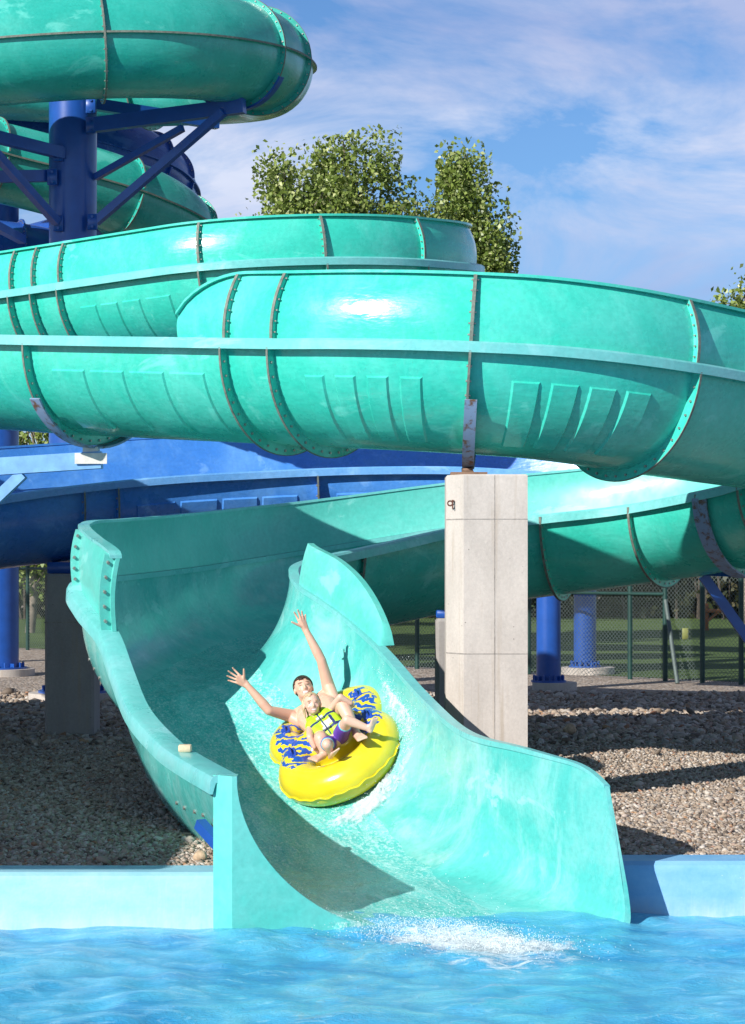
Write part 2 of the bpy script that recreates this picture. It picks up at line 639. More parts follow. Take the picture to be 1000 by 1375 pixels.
closed_tube('enclosed_tube', slide, top_axis, RT, 1, [near_idx(top_axis, 132, 30), near_idx(top_axis, 318, 31.2), near_idx(top_axis, 200, ymin=34),
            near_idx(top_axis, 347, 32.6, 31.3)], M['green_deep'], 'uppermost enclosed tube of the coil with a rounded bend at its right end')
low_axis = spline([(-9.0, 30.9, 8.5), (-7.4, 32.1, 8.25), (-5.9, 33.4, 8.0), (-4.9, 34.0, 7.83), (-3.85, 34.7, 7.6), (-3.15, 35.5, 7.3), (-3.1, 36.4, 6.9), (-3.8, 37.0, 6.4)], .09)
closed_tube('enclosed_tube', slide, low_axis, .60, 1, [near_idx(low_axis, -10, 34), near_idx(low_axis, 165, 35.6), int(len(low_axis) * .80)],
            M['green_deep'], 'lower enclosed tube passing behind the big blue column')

# -- exit chute: rims surveyed left (outer) and right (inner)
I_pts = [at(1075, 622, 20.2), at(1000, 648, 20.9), at(950, 661, 21.3), at(850, 680, 22.2), at(742, 692, 22.45), at(650, 703, 22.5), at(590, 714, 22.3), at(520, 730, 21.7), at(450, 745, 21.0),
         at(408, 755, 20.4), at(389, 767, 19.9), at(400, 788, 19.5), at(430, 808, 19.1), at(470, 838, 18.65), at(512, 877, 18.1), at(560, 932, 17.3), at(620, 985, 16.35), at(700, 1007, 15.45), at(812, 1037, 14.42)]
O_pts = [at(1230, 612, 21.8), at(1150, 628, 22.4), at(1075, 642, 23.0), at(945, 664, 23.8), at(800, 686, 24.3), at(690, 699, 24.5), at(590, 712, 24.5), at(440, 736, 24.3), at(340, 752, 23.8),
         at(255, 765, 22.6), at(170, 775, 20.9), at(114, 783, 19.6), at(126, 815, 18.95), at(155, 850, 18.35), at(176, 905, 17.7), at(197, 955, 16.9), at(235, 997, 16.0), at(265, 1018, 15.2), at(318, 1047, 14.02)]
D_pts = [.78, .78, .78, .79, .80, .82, .84, .86, .88, .92, .96, .99, 1.01, 1.01, 1.0, .98, .97, .96, 1.02]
H_pts = [.42, .42, .42, .43, .44, .46, .47, .50, .52, .52, .50, .48, .56, .62, 0, 0, 0, 0, 0]
NS = 240


def dense(pts):
    """common parameter over the stations so the two rims stay matched"""
    p = np.asarray(pts, float)
    if p.ndim == 1: p = p[:, None]
    q = np.vstack([2 * p[0] - p[1], p, 2 * p[-1] - p[-2]])
    out = []
    for x in np.linspace(0, len(p) - 1 - 1e-6, NS):
        i = int(x); t = x - i
        a, b, c, e = q[i], q[i + 1], q[i + 2], q[i + 3]
        out.append(.5 * (2 * b + (c - a) * t + (2 * a - 5 * b + 4 * c - e) * t * t + (3 * b - a - 3 * c + e) * t**3))
    return np.array(out)


I_, O_, D_ = dense(I_pts), dense(O_pts), dense(D_pts)[:, 0]


def smooth_curve(a, n=3):
    a = a.copy()
    for _ in range(n):
        a[1:-1] = (a[:-2] + 2 * a[1:-1] + a[2:]) / 4
    return a


I_, O_, D_ = smooth_curve(I_, 6), smooth_curve(O_, 6), smooth_curve(D_[:, None], 6)[:, 0]
st = np.linspace(0, len(D_pts) - 1, NS)
mid = (I_ + O_) / 2
half = (O_ - I_) / 2
UZ = np.tile([0, 0, 1.0], (NS, 1))
hw = np.linalg.norm(half, axis=1)


QR = np.interp(st, [0, 13, 15, 16.5, 18], [1.85, 1.85, 2.1, 3.2, 14.])      # squareness of the right half
QL = np.interp(st, [0, 9, 11, 14, 16.5, 18], [1.85, 1.85, 2.8, 3.2, 2.4, 1.85])    # squareness of the left half
FWD = np.clip((st - 16.2) / 1.8, 0, 1) ** 2


def sec(depth, w, grow=0.0, n=45, q=1.85, qr=None, ql=None):
    q = ql or q
    a = np.linspace(0, math.pi, n)
    q = np.where(np.cos(a) < 0, qr if qr else q, q)
    c = np.sign(np.cos(a)) * np.abs(np.cos(a)) ** (2 / q * 1.0)
    sn = np.abs(np.sin(a)) ** (2 / q)
    return np.stack([c * (1 + grow / w), -sn * (depth + grow)], 1)


polys = np.array([np.vstack([sec(D_[i], hw[i], qr=QR[i], ql=QL[i]), sec(D_[i], hw[i], .03, qr=QR[i], ql=QL[i])[::-1]]) for i in range(NS)])
mb = MB()
sweep(mb, mid, half, UZ, polys)
# the mouth: its right foot reaches forward and out into the pool
vv = np.array(mb.v).reshape(NS, -1, 3)
vv[..., 0] += FWD[:, None] * np.clip((mid[:, None, 2] - vv[..., 2]) / 1.0, 0, 1) * np.clip((vv[..., 0] - mid[:, None, 0]) / hw[:, None], 0, 1) * .14
vv[..., 1] -= FWD[:, None] * np.clip((mid[:, None, 2] - vv[..., 2]) / 1.0, 0, 1) * np.clip((vv[..., 0] - mid[:, None, 0]) / hw[:, None], 0, 1) * .22
rt_ = np.clip((vv[..., 0] - mid[:, None, 0]) / hw[:, None] - .80, 0, .2) / .2 * np.clip((vv[..., 2] - mid[:, None, 2]) / .35 + 1, 0, 1)
vv[..., 2] -= rt_ * (np.clip((st - 17.55) / .45, 0, 1) ** 2.5)[:, None] * .09
mb.v = [tuple(p) for p in vv.reshape(-1, 3)]
chute = mb.build('exit_chute', [M['green_in']], slide)
chute['label'] = 'open exit chute curling round and running down to the pool'


def rim_frames(c, toward):
    t = nrm(np.gradient(c, axis=0))
    l = nrm(np.cross(t, [0, 0, 1.0]))
    s_ = np.sign((l * (c - toward)).sum(1, keepdims=True))
    return t, l * s_


tO, lO = rim_frames(O_, mid)
tI, lI = rim_frames(I_, mid)
wide = [(-.025, .02), (.10, .022), (.135, .008), (.15, -.02), (.155, -.10), (.135, -.10), (.115, -.03), (-.025, -.03)]
narrow = [(-.025, .02), (.075, .02), (.095, .0), (.10, -.075), (.08, -.075), (.07, -.02), (-.025, -.02)]
ie = int(np.max(np.where(O_[:, 1] > O_[-1, 1] + .09)[0])) + 1
k = MB(); sweep(k, O_[:ie], lO[:ie], UZ[:ie], wide); k.build('rim', M['rim'], chute)
nar = np.array([np.array(narrow) * [np.interp(x, [0, 15.5, 18], [1, 1, .42]), np.interp(x, [0, 16.5, 18], [1, 1, .5])] for x in st])
nar[:, [0, -1], 0] *= .5
Ir = I_.copy(); Ir[:, 2] -= np.clip((st - 17.55) / .45, 0, 1) ** 2.5 * .09
k = MB(); sweep(k, Ir, lI, UZ, nar); k.build('rim', M['rim'], chute)
# high outer wall round the bend
i1 = int(np.searchsorted(st, 13.05))
Hh = np.interp(st, range(len(H_pts)), H_pts)
ts = np.linspace(0, 1, 10)


def wall_prof(h, lean=.06):
    x = .03 + .04 * np.sin(ts * 2.6) + lean * ts
    y = .022 + h * ts
    return np.vstack([np.stack([x, y], 1), np.stack([x - .035, y], 1)[::-1]])


LEAN = np.interp(st, [8.5, 11], [.06, -.05])
k = MB()
sweep(k, O_[:i1], lO[:i1], UZ[:i1], np.array([wall_prof(h, q_) for h, q_ in zip(Hh[:i1], LEAN)]))
k.build('side_wall', M['panel'], chute)
k = MB()
tp = []
for h, q_ in zip(Hh[:i1], LEAN):
    p = wall_prof(h, q_)[9]
    tp.append([(p[0] - .05, p[1] - .002), (p[0] + .05, p[1] - .002), (p[0] + .05, p[1] + .024), (p[0] - .05, p[1] + .024)])
sweep(k, O_[:i1], lO[:i1], UZ[:i1], np.array(tp))
k.build('wall_lip', M['rim'], chute)


def wall_flange(i, h, out=.07, nb=5, t=.03):
    k = MB()
    p = wall_prof(h, LEAN[i])[:10]
    PP = np.array([O_[i] - tO[i] * t / 2, O_[i] + tO[i] * t / 2])
    sweep(k, PP, np.array([lO[i]] * 2), UZ[:2], np.vstack([p + [-.036, 0], p[::-1] + [out, 0]]), 0)
    for q in np.linspace(.12, .9, nb):
        c = O_[i] + (np.interp(q, ts, p[:, 0]) + out * .55) * lO[i] + np.array([0, 0, np.interp(q, ts, p[:, 1])])
        rod(k, c - tO[i] * .04, c + tO[i] * .04, .013, n=8, mat=1)
    k.build('wall_joint', [M['panel'], M['bolt']], chute)


wall_flange(i1 - 2, Hh[i1 - 2], .085)
wall_flange(int(np.searchsorted(st, 11.2)), .48, .07)
# bolts along the outside of the left rim
k = MB()
for x in (11.5, 11.8, 12.1, 15.9, 16.2, 16.7, 17.0, 17.3, 17.6):
    i = int(np.searchsorted(st, x))
    sp = sec(D_[i], hw[i], .03, ql=QL[i])
    for q in (6,) if x < 13 else (5,):
        c = mid[i] + sp[q, 0] * half[i] + np.array([0, 0, sp[q, 1]])
        k = MB(); rod(k, c - lO[i] * .01, c + lO[i] * .012, .014, n=8); k.build('bolt', M['bolt'], chute)
# joint ribs under the chute
for x in (1.05, 2.05, 3.0, 4.1, 5.6, 7.4, 11.0, 15.6):
    i = int(np.searchsorted(st, x))
    if x in (11.0, 15.6):
        continue
    T = nrm(np.cross(half[i], UZ[i]))
    sec_ = lambda *a_, **k_: sec(*a_, ql=QL[i], **k_)
    k = MB()
    PP = np.array([mid[i] - T * .010, mid[i] + T * .010]); HH = np.array([half[i]] * 2)
    sweep(k, PP, HH, UZ[:2], np.vstack([sec(D_[i], hw[i], .028), sec(D_[i], hw[i], .10)[::-1]]), 0)
    PP = np.array([mid[i] - T * .012, mid[i] + T * .012])
    sweep(k, PP, HH, UZ[:2], np.vstack([sec(D_[i], hw[i], .099), sec(D_[i], hw[i], .107)[::-1]]), 1)
    sp = sec(D_[i], hw[i], .065)
    for q in range(2, 43, 2):
        c = mid[i] + sp[q, 0] * half[i] + np.array([0, 0, sp[q, 1]])
        rod(k, c - T * .02, c + T * .02, .009, n=6, mat=2)
    k.build('joint_ring', [M['green'], M['edge'], M['bolt']], chute)
# outer skin of the shell (the outside is the darker green moulding)
k = MB()
i2 = int(np.searchsorted(st, 9.3))
polo = np.array([np.vstack([sec(D_[i], hw[i], .031), sec(D_[i], hw[i], .036)[::-1]]) for i in range(NS)])
sweep(k, mid[:i2], half[:i2], UZ[:i2], polo[:i2])
k.build('outer_shell', M['green'], chute)
# guard panel on the inner (right-hand) rim
ia, ib = int(np.searchsorted(st, 10.85)), int(np.searchsorted(st, 13.93))
xx = np.linspace(0, 1, ib - ia)
hp = .37 * np.clip(1 - np.clip((xx - .40) / .60, 0, 1) ** 2.1, 0, 1) ** .62 * (1 + .10 * xx) - .02 * (1 - xx)
pp = []
for h in hp:
    h = max(h, .004)
    x = .02 + .03 * ts * 1.0 + .05 * ts**2
    y = .02 + h * ts
    pp.append(np.vstack([np.stack([x, y], 1), np.stack([x + .055, y], 1)[::-1]]))
k = MB(); sweep(k, I_[ia:ib], lI[ia:ib], UZ[ia:ib], np.array(pp))
k.build('guard_panel', M['panel'], chute)

# end plates where the chute meets the pool
e = NS - 1
Yl, Yr = O_[e][1], I_[e][1]


def end_plate(sign, outer_x, bottom_x, thick=.16, depth=-.62):
    """corner piece between the round channel and the square outer edge"""
    sp = sec(D_[e], hw[e], 0, 61)
    curve = np.array([mid[e] + c[0] * half[e] + np.array([0, 0, c[1]]) for c in sp])
    n = len(curve)
    cv = curve[:n // 2 + 1] if sign < 0 else curve[n // 2:][::-1]
    ztop = cv[0][2] + .022
    pts = [(outer_x, ztop)] + [(p[0], p[2] if j else ztop) for j, p in enumerate(cv)] + [(cv[-1][0], depth), (bottom_x, depth)]
    mb = MB()
    front = []
    back = []
    pts = [(outer_x, ztop), (outer_x + .125, ztop)] + pts[1:-1] + [(outer_x + .125, depth), (bottom_x, depth)]
    for x, z in pts:
        fr_ = np.interp(x, [O_[e][0], I_[e][0]], [Yl, Yr])
        front.append((x, fr_ - .012 + (.10 if x < outer_x + .02 else 0), z)); on_curve = cv[0][0] - .02 < x and z > depth + .01 and abs(z - ztop) > 1e-6
        back.append((x - (.07 if on_curve else 0), fr_ + thick, z - (.05 if on_curve else 0)))
    n = len(pts)
    mb.add(front + back, [tuple(range(1, n - 1)), (0, 1, n - 2, n - 1), tuple(range(2 * n - 1, n - 1, -1))] + [(i, n + i, n + (i + 1) % n, (i + 1) % n) for i in range(n)], 0)
    return mb.build('end_plate', M['panel'], chute, 40)


end_plate(-1, O_[e][0] - .155, O_[e][0] - .155)
# steel bracket under the lower left of the chute is a support of its own
sb = MB()
beam(sb, at(268, 1106, 15.0), at(304, 1146, 14.75), .07, .07)
beam(sb, at(300, 1140, 14.85), np.array([-.95, 14.85, 0.0]), .06, .06)
tag(sb.build('support_bracket', M['steel_blue'], None, origin=(-.98, 14.85, 0)), 'short blue steel bracket under the lower left side of the exit chute', 'bracket')

# small wooden block lying on the left rim
i = int(np.searchsorted(st, 16.75))
c = O_[i] + lO[i] * .05 + np.array([0, 0, .022])
kb = MB(); box(kb, c + [-.045, -.03, 0], c + [.045, .05, .05], 0, .008)
tag(kb.build('wooden_block', M['wood'], None, origin=c), 'small pale wooden block lying on the left rim of the exit chute', 'block')

# ================================================================== BLUE WATER SLIDE
bslide = thing('water_slide', 'blue fibreglass slide passing low behind the turquoise chute', 'water slide', (0, 26, 0))
fl = [at(-120, 690, 23.6), at(0, 667, 24.3), at(100, 653, 24.8), at(225, 641, 25.2), at(350, 634, 25.5), at(470, 629, 25.6), at(600, 628, 25.5), at(690, 632, 25.3), at(780, 640, 25.0), at(900, 650, 24.6)]
bl_near = spline(fl, .08)
T, L, U = frames(bl_near, 1)
bl_axis = bl_near - L * R
open_flume('open_flume', bslide, bl_axis, R, 1, [105, 160, 427, 688], None, (M['blue'], M['blue_rim'], M['blue']), far_wall=lambda u, s: .50,
           label='low blue trough behind the chute with a lit inner wall')
bt = spline([(-8.2, 37.0, 9.20), (-6.2, 37.1, 9.0), (-4.75, 37.0, 8.83), (-3.9, 37.35, 8.55), (-3.62, 38.3, 8.25), (-4.0, 39.5, 7.95), (-5.4, 40.3, 7.6), (-7.4, 40.4, 7.1)], .1)
closed_tube('enclosed_tube', bslide, bt, .62, 1, [near_idx(bt, 188, 37.6), near_idx(bt, 205, 39.0, 37.8)], M['blue_shaded'], 'blue tube bend with painted-in shade, half hidden behind the turquoise coil', edge=M['blue_shaded'])
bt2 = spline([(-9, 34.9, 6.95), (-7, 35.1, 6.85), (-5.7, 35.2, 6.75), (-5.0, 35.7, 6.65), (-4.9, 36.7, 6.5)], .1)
closed_tube('enclosed_tube', bslide, bt2, .55, 1, [near_idx(bt2, 20, 36.2)], M['blue_shaded'], 'blue tube showing low at the left between columns', edge=M['blue_shaded'])

# ================================================================== CONCRETE PILLARS
pz = 2.68
px0, px1, py0, py1 = .60, 1.25, 18.0, 18.55
pil = thing('concrete_pillar', 'tall pale sunlit concrete pillar carrying the front flume', 'pillar', (.925, 18.3, 0))
mb = MB()
ch = .135
foot = [(px0, py0 + .22), (px0 + ch, py0), (px1, py0), (px1, py1), (px0, py1)]
vs = []
for z in (0, pz - .012, pz):
    ins = .012 if z == pz else 0
    for (x, y) in foot:
        vs.append((x + (ins if x < .9 else -ins), y + (ins if y < 18.3 else -ins), z))
n = 5
fs = [tuple(range(4, -1, -1)), tuple(range(10, 15))]
for kx in range(2):
    for i in range(n):
        fs.append((kx * n + i, kx * n + (i + 1) % n, kx * n + n + (i + 1) % n, kx * n + n + i))
mb.add(vs, fs)
shaft = mb.build('shaft', M['concrete'], pil, 20)
g = MB()
xm = at(664, 0, 18)[0]
for seg in np.linspace(.1, pz - .01, 25)[:-1]:
    w = .002 + .0015 * random.random()
    box(g, (xm - w + random.uniform(-.001, .001), py0 - .002, seg), (xm + w, py0 + .01, seg + .108))
for v in (697, 878):
    z = at(0, v, 18)[2]
    box(g, (px0 + ch + .002, py0 - .002, z - .003), (px1 - .002, py0 + .01, z + .003))
    a, b = np.array([px0, py0 + .22]), np.array([px0 + ch, py0])
    nn = np.array([-(b - a)[1], (b - a)[0]]); nn = nn / np.linalg.norm(nn)
    if nn[1] > 0: nn = -nn
    q = [(*(a + nn * .002), z - .005), (*(b + nn * .002), z - .005), (*(b + nn * .002), z + .005), (*(a + nn * .002), z + .005)]
    q += [(p[0] - nn[0] * .01, p[1] - nn[1] * .01, p[2]) for p in q]
    g.add(q, [(0, 1, 2, 3), (7, 6, 5, 4), (0, 4, 5, 1), (1, 5, 6, 2), (2, 6, 7, 3), (3, 7, 4, 0)])
g.build('form_joint', M['groove'], pil)
g = MB()
hc = at(604, 676, 18.12)
prev = None
for a in np.linspace(0, 2 * math.pi, 11):
    q = hc + np.array([.020 * math.cos(a), -.03, .020 * math.sin(a)])
    if prev is not None: rod(g, prev, q, .0065, n=6)
    prev = q
rod(g, hc + [.019, -.03, 0], hc + [.022, -.03, -.045], .0065, n=6)
rod(g, hc + [.02, -.03, .02], hc + [.05, .10, .02], .009, n=6)
g.build('lifting_hook', plain('rusted_iron', (.12, .045, .03), .8), pil)


def cradle_mesh(mb, fr_data, u, R, a0, a1, width=.14, r_in=.085, ym=1e9):
    P, T, L, U, s, uu = fr_data
    i = int(np.argmin(np.abs(uu - u) + 1e5 * (P[:, 1] > ym)))
    PP = np.array([P[i] - T[i] * .02, P[i] + T[i] * (width - .02)])
    LL, UU = np.array([L[i]] * 2), np.array([U[i]] * 2)
    sweep(mb, PP, LL, UU, np.vstack([arc(R + r_in, a0, a1, 24), arc(R + r_in + .02, a1, a0, 24)]))
    return P[i], T[i], L[i], U[i]


g = MB()
Pc, Tc, Lc, Uc = cradle_mesh(g, front_fr, 630, R, -28, -150, .10, .100)
g.build('cradle', M['cradle'], pil)
g = MB()
bz = Pc + (R + .125) * -Uc
rod(g, (bz[0] + .02, 18.62, 2.40), (bz[0] + .02, 18.62, bz[2] + .0), .045, n=12)
beam(g, (bz[0] - .13, 18.42, pz + .016), (bz[0] + .17, 18.42, pz + .016), .2, .028)
beam(g, (bz[0] + .02, 18.45, pz + .02), (bz[0] + .02, 18.78, bz[2] - .005), .09, .03)
g.build('bearing_plate', plain('rusted_plate', (.20, .12, .08), .8, 0, .3), pil)

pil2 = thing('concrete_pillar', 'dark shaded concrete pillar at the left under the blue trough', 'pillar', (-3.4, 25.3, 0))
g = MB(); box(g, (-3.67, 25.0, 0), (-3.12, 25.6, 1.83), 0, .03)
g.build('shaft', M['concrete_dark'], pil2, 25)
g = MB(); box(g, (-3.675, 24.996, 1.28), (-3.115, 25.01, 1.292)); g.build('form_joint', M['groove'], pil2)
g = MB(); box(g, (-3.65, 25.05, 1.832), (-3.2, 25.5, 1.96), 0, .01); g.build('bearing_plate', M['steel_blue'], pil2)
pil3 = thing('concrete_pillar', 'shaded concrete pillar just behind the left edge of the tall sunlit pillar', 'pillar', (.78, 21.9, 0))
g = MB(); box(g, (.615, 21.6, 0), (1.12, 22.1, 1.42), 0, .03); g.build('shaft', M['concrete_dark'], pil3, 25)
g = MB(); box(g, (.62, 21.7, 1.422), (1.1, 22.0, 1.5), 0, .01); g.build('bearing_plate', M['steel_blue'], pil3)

# ================================================================== BLUE STEEL SUPPORTS
def column(label, c, r, h, footing=None, group=None):
    t = thing('support_column', label, 'column', (c[0], c[1], 0), group)
    mb = MB()
    z0 = .12 if footing else 0.0
    n = 40
    zs = [z0 + .03, h]
    vs = [(c[0] + r * math.cos(2 * math.pi * i / n), c[1] + r * math.sin(2 * math.pi * i / n), z) for z in zs for i in range(n)]
    mb.add(vs, [(i, (i + 1) % n, n + (i + 1) % n, n + i) for i in range(n)] + [tuple(range(n, 2 * n))])
    mb.build('post', M['steel_blue'], t)
    mb = MB()
    rod(mb, (c[0], c[1], z0), (c[0], c[1], z0 + .03), r * 1.45, n=32)
    for i in range(8):
        a = 2 * math.pi * (i + .5) / 8
        bx_, by_ = c[0] + r * 1.25 * math.cos(a), c[1] + r * 1.25 * math.sin(a)
        rod(mb, (bx_, by_, z0 + .03), (bx_, by_, z0 + .11), .02, n=6)
        q0 = np.array([c[0] + r * .98 * math.cos(a + .39), c[1] + r * .98 * math.sin(a + .39), z0 + .05])
        q1 = np.array([c[0] + r * 1.3 * math.cos(a + .39), c[1] + r * 1.3 * math.sin(a + .39), z0 + .05])
        beam(mb, q0, q1, .015, .09)
    mb.build('base_plate', M['steel_blue'], t)
    if footing:
        mb = MB(); rod(mb, (c[0] + footing[1], c[1], -.02), (c[0] + footing[1], c[1], z0), footing[0], n=40)
        mb.build('footing', M['concrete'], t, 30)
    return t


CX, CY, CR = -4.21, 31.4, .335
bigc = column('thick blue steel tower column with arms holding the turquoise coil', (CX, CY), CR, 12.0, (.62, 0))


def arm(parent, p, q, w, h, name='arm', mat='steel_blue'):
    g = MB(); beam(g, p, q, w, h)
    return g.build(name, M[mat], parent, 30)


def A(u, v, Y): return at(u, v, Y)


arm(bigc, A(126, 168, 31.1), A(328, 142, 30.4), .13, .20)
arm(bigc, A(126, 140, 31.6), A(292, 166, 32.6), .13, .16)
arm(bigc, A(128, 238, 31.3), A(245, 172, 30.6), .09, .09, 'brace')
arm(bigc, A(128, 298, 31.1), A(300, 150, 30.4), .11, .11, 'brace')
arm(bigc, A(84, 206, 31.1), A(-60, 170, 29.5), .12, .16)
arm(bigc, A(70, 236, 31.2), A(-40, 238, 30.5), .12, .16)
arm(bigc, A(76, 298, 31.0), A(-40, 168, 29.6), .11, .11, 'brace')
arm(bigc, A(-40, 30, 31.4), A(70, -22, 31.4), .14, .18, 'brace')
arm(bigc, A(30, 322, 30.8), A(-40, 285, 29.6), .11, .11, 'brace')
g = MB()
for (u, v) in ((122, 168), (122, 142), (78, 206), (70, 238), (124, 298), (78, 300)):
    c = A(u, v, 31.06)
    box(g, c + [-.07, -.03, -.11], c + [.07, .04, .11], 0, .008)
    for dz in (-.07, .07):
        rod(g, c + [0, -.05, dz], c + [0, -.02, dz], .02, n=6)
g.build('gusset_plate', M['steel_blue'], bigc)
g = MB()
PQ = top_axis; Tt, Lt, Ut = frames(PQ, 1)
for u, ymx, ymn in ((318, 31.2, 0),):
    i = near_idx(PQ, u, ymx)
    sweep(g, np.array([PQ[i] - Tt[i] * .06, PQ[i] + Tt[i] * .06]), np.array([Lt[i]] * 2), np.array([Ut[i]] * 2), np.vstack([arc(RT + .072, -30, -150, 24), arc(RT + .10, -150, -30, 24)]))
g.build('cradle', M['steel_blue'], bigc)

farc = column('dark blue steel column cut by the left picture edge', (-6.38, 38.2), .33, 9.5, (.6, 0))
tag(column('nearer shaded blue column standing on a small round footing right of the tall pillar', (2.68, 34.0), .185, 2.55, (.34, .09)))
tag(column('farther blue column with a sunlit lower half on a wide footing right of the tall pillar', (3.68, 38.7), .195, 2.7, (.46, .05)))

# bracket with cradle for the front flume, from a post beyond the left edge
br = thing('support_bracket', 'pale blue steel arm at the left holding a curved cradle under the front flume', 'bracket', (-4.6, 20.6, 0))
g = MB()
cr = cradle_mesh(g, front_fr, 36, R, -35, -150, .12, .100)
g.build('cradle', M['cradle'], br)
tip = cr[0] - (R + .14) * cr[3]
arm(br, tip + [.12, -.02, -.09], tip + [-2.6, .1, -.26], .14, .16, 'arm', 'steel_pale')
arm(br, tip + [-.62, 0, -.22], tip + [-1.45, .08, -1.0], .10, .10, 'brace', 'steel_pale')
g = MB(); box(g, tip + [-.12, -.11, -.13], tip + [.18, -.098, -.03]); box(g, tip + [-.05, -.08, -.02], tip + [.09, .1, .03])
g.build('gusset_plate', plain('galvanised_plate', (.62, .60, .56), .5, .2, .15), br)
g = MB(); rod(g, tip + [-2.6, .1, -tip[2]], tip + [-2.6, .1, .6], .2, n=28); g.build('post', M['steel_blue'], br)

# strut with cradle under the right end of the chute
stt = thing('support_strut', 'dark blue diagonal steel strut with curved cradle below the right end of the chute', 'strut', (4.6, 21.3, 0))
g = MB()
i = int(np.searchsorted(st, 2.05))
Tn = nrm(np.cross(half[i], UZ[i])); Tn = Tn if Tn[0] > 0 else -Tn
sa = sec(D_[i], hw[i], .108, 61)[24:60]; sb_ = sec(D_[i], hw[i], .128, 61)[24:60]
sweep(g, np.array([mid[i] - Tn * .03, mid[i] + Tn * .12]), np.array([half[i]] * 2), UZ[:2], np.vstack([sa, sb_[::-1]]))
g.build('cradle', M['cradle'], stt)
jb = int(np.argmin(np.abs(uproj(mid) - 945) + (st > 6) * 1e4))
bt_ = mid[jb] - [0, 0, D_[jb] + .04]
arm(stt, bt_, bt_ + [1.02, 0, -1.42], .10, .10, 'brace')
arm(stt, bt_ + [0, 0, .03], mid[i] - [0, 0, D_[i] + .10], .06, .05, 'arm')
g = MB(); rod(g, (bt_[0] + 1.0, bt_[1], 0), (bt_[0] + 1.0, bt_[1], .75), .11, n=24); g.build('post', M['steel_blue'], stt)

# ================================================================== POOL
WZ = -.335


def wall_run(label, p, q, mat, thick=.35, top=.0, cham=.05):
    p, q = np.array([*p, 0.0]), np.array([*q, 0.0])
    n = 24
    P = np.linspace(p, q, n)
    L_ = np.tile(nrm(np.cross(q - p, [0, 0, 1.0])), (n, 1))
    if L_[0][1] > 0: L_ = -L_
    poly = [(0, -1.4), (0, top - cham), (-.012, top - cham * .4), (-.045, top), (-thick, top), (-thick, -1.4)]
    mb = MB(); sweep(mb, P, L_, np.tile([0, 0, 1.0], (n, 1)), poly)
    return tag(mb.build('pool_wall', mat, None, 25, origin=(p + q) / 2), label, 'pool wall')


wl = O_[e][0] - .135
wall_run('pale blue painted pool wall left of the exit chute', (-7, 14.13), (wl + .05, 14.125), M['poolwall'], top=.012)
wall_run('deeper blue painted pool wall right of the exit chute', (I_[e][0] + .05, 14.62), (8, 14.66), M['poolwall_blue'], top=.015, cham=.06)
mb = MB(); box(mb, (wl + .05, 14.35, -1.4), (I_[e][0] + .02, 14.7, -.75))
tag(mb.build('pool_wall', M['poolwall'], None, origin=(.3, 14.5, -1)), 'submerged sill of pool wall beneath the exit chute', 'pool wall')

# pool water, really displaced into ripples
WV = [(RNG.uniform(0, 2 * math.pi), RNG.uniform(2.0, 26), RNG.uniform(0, 6.28)) for _ in range(46)]


def wave(x, y, amp=1.0):
    z = np.zeros_like(x)
    for th, k_, ph in WV:
        th_ = th * .5 + (.9 if k_ < 9 else 0)
        ph2 = k_ * (x * math.cos(th_) + y * 1.35 * math.sin(th_)) + ph + .8 * np.sin(1.3 * x + ph) + .6 * np.sin(1.9 * y - ph)
        z += (.017 / (k_ ** .85)) * np.sin(ph2)
    return z * amp


def grid_mesh(name, X, Y, Z, mat, flip=False):
    ny, nx = X.shape
    me = bpy.data.meshes.new(name)
    V = np.stack([X, Y, Z], -1).reshape(-1, 3)
    idx = np.arange(nx * ny).reshape(ny, nx)
    q = np.stack([idx[:-1, :-1], idx[:-1, 1:], idx[1:, 1:], idx[1:, :-1]], -1).reshape(-1, 4)
    if flip: q = q[:, ::-1]
    me.from_pydata(V.tolist(), [], q.tolist())
    me.materials.append(mat)
    me.polygons.foreach_set('use_smooth', [True] * len(me.polygons))
    o = bpy.data.objects.new(name, me); COL.objects.link(o)
    return o


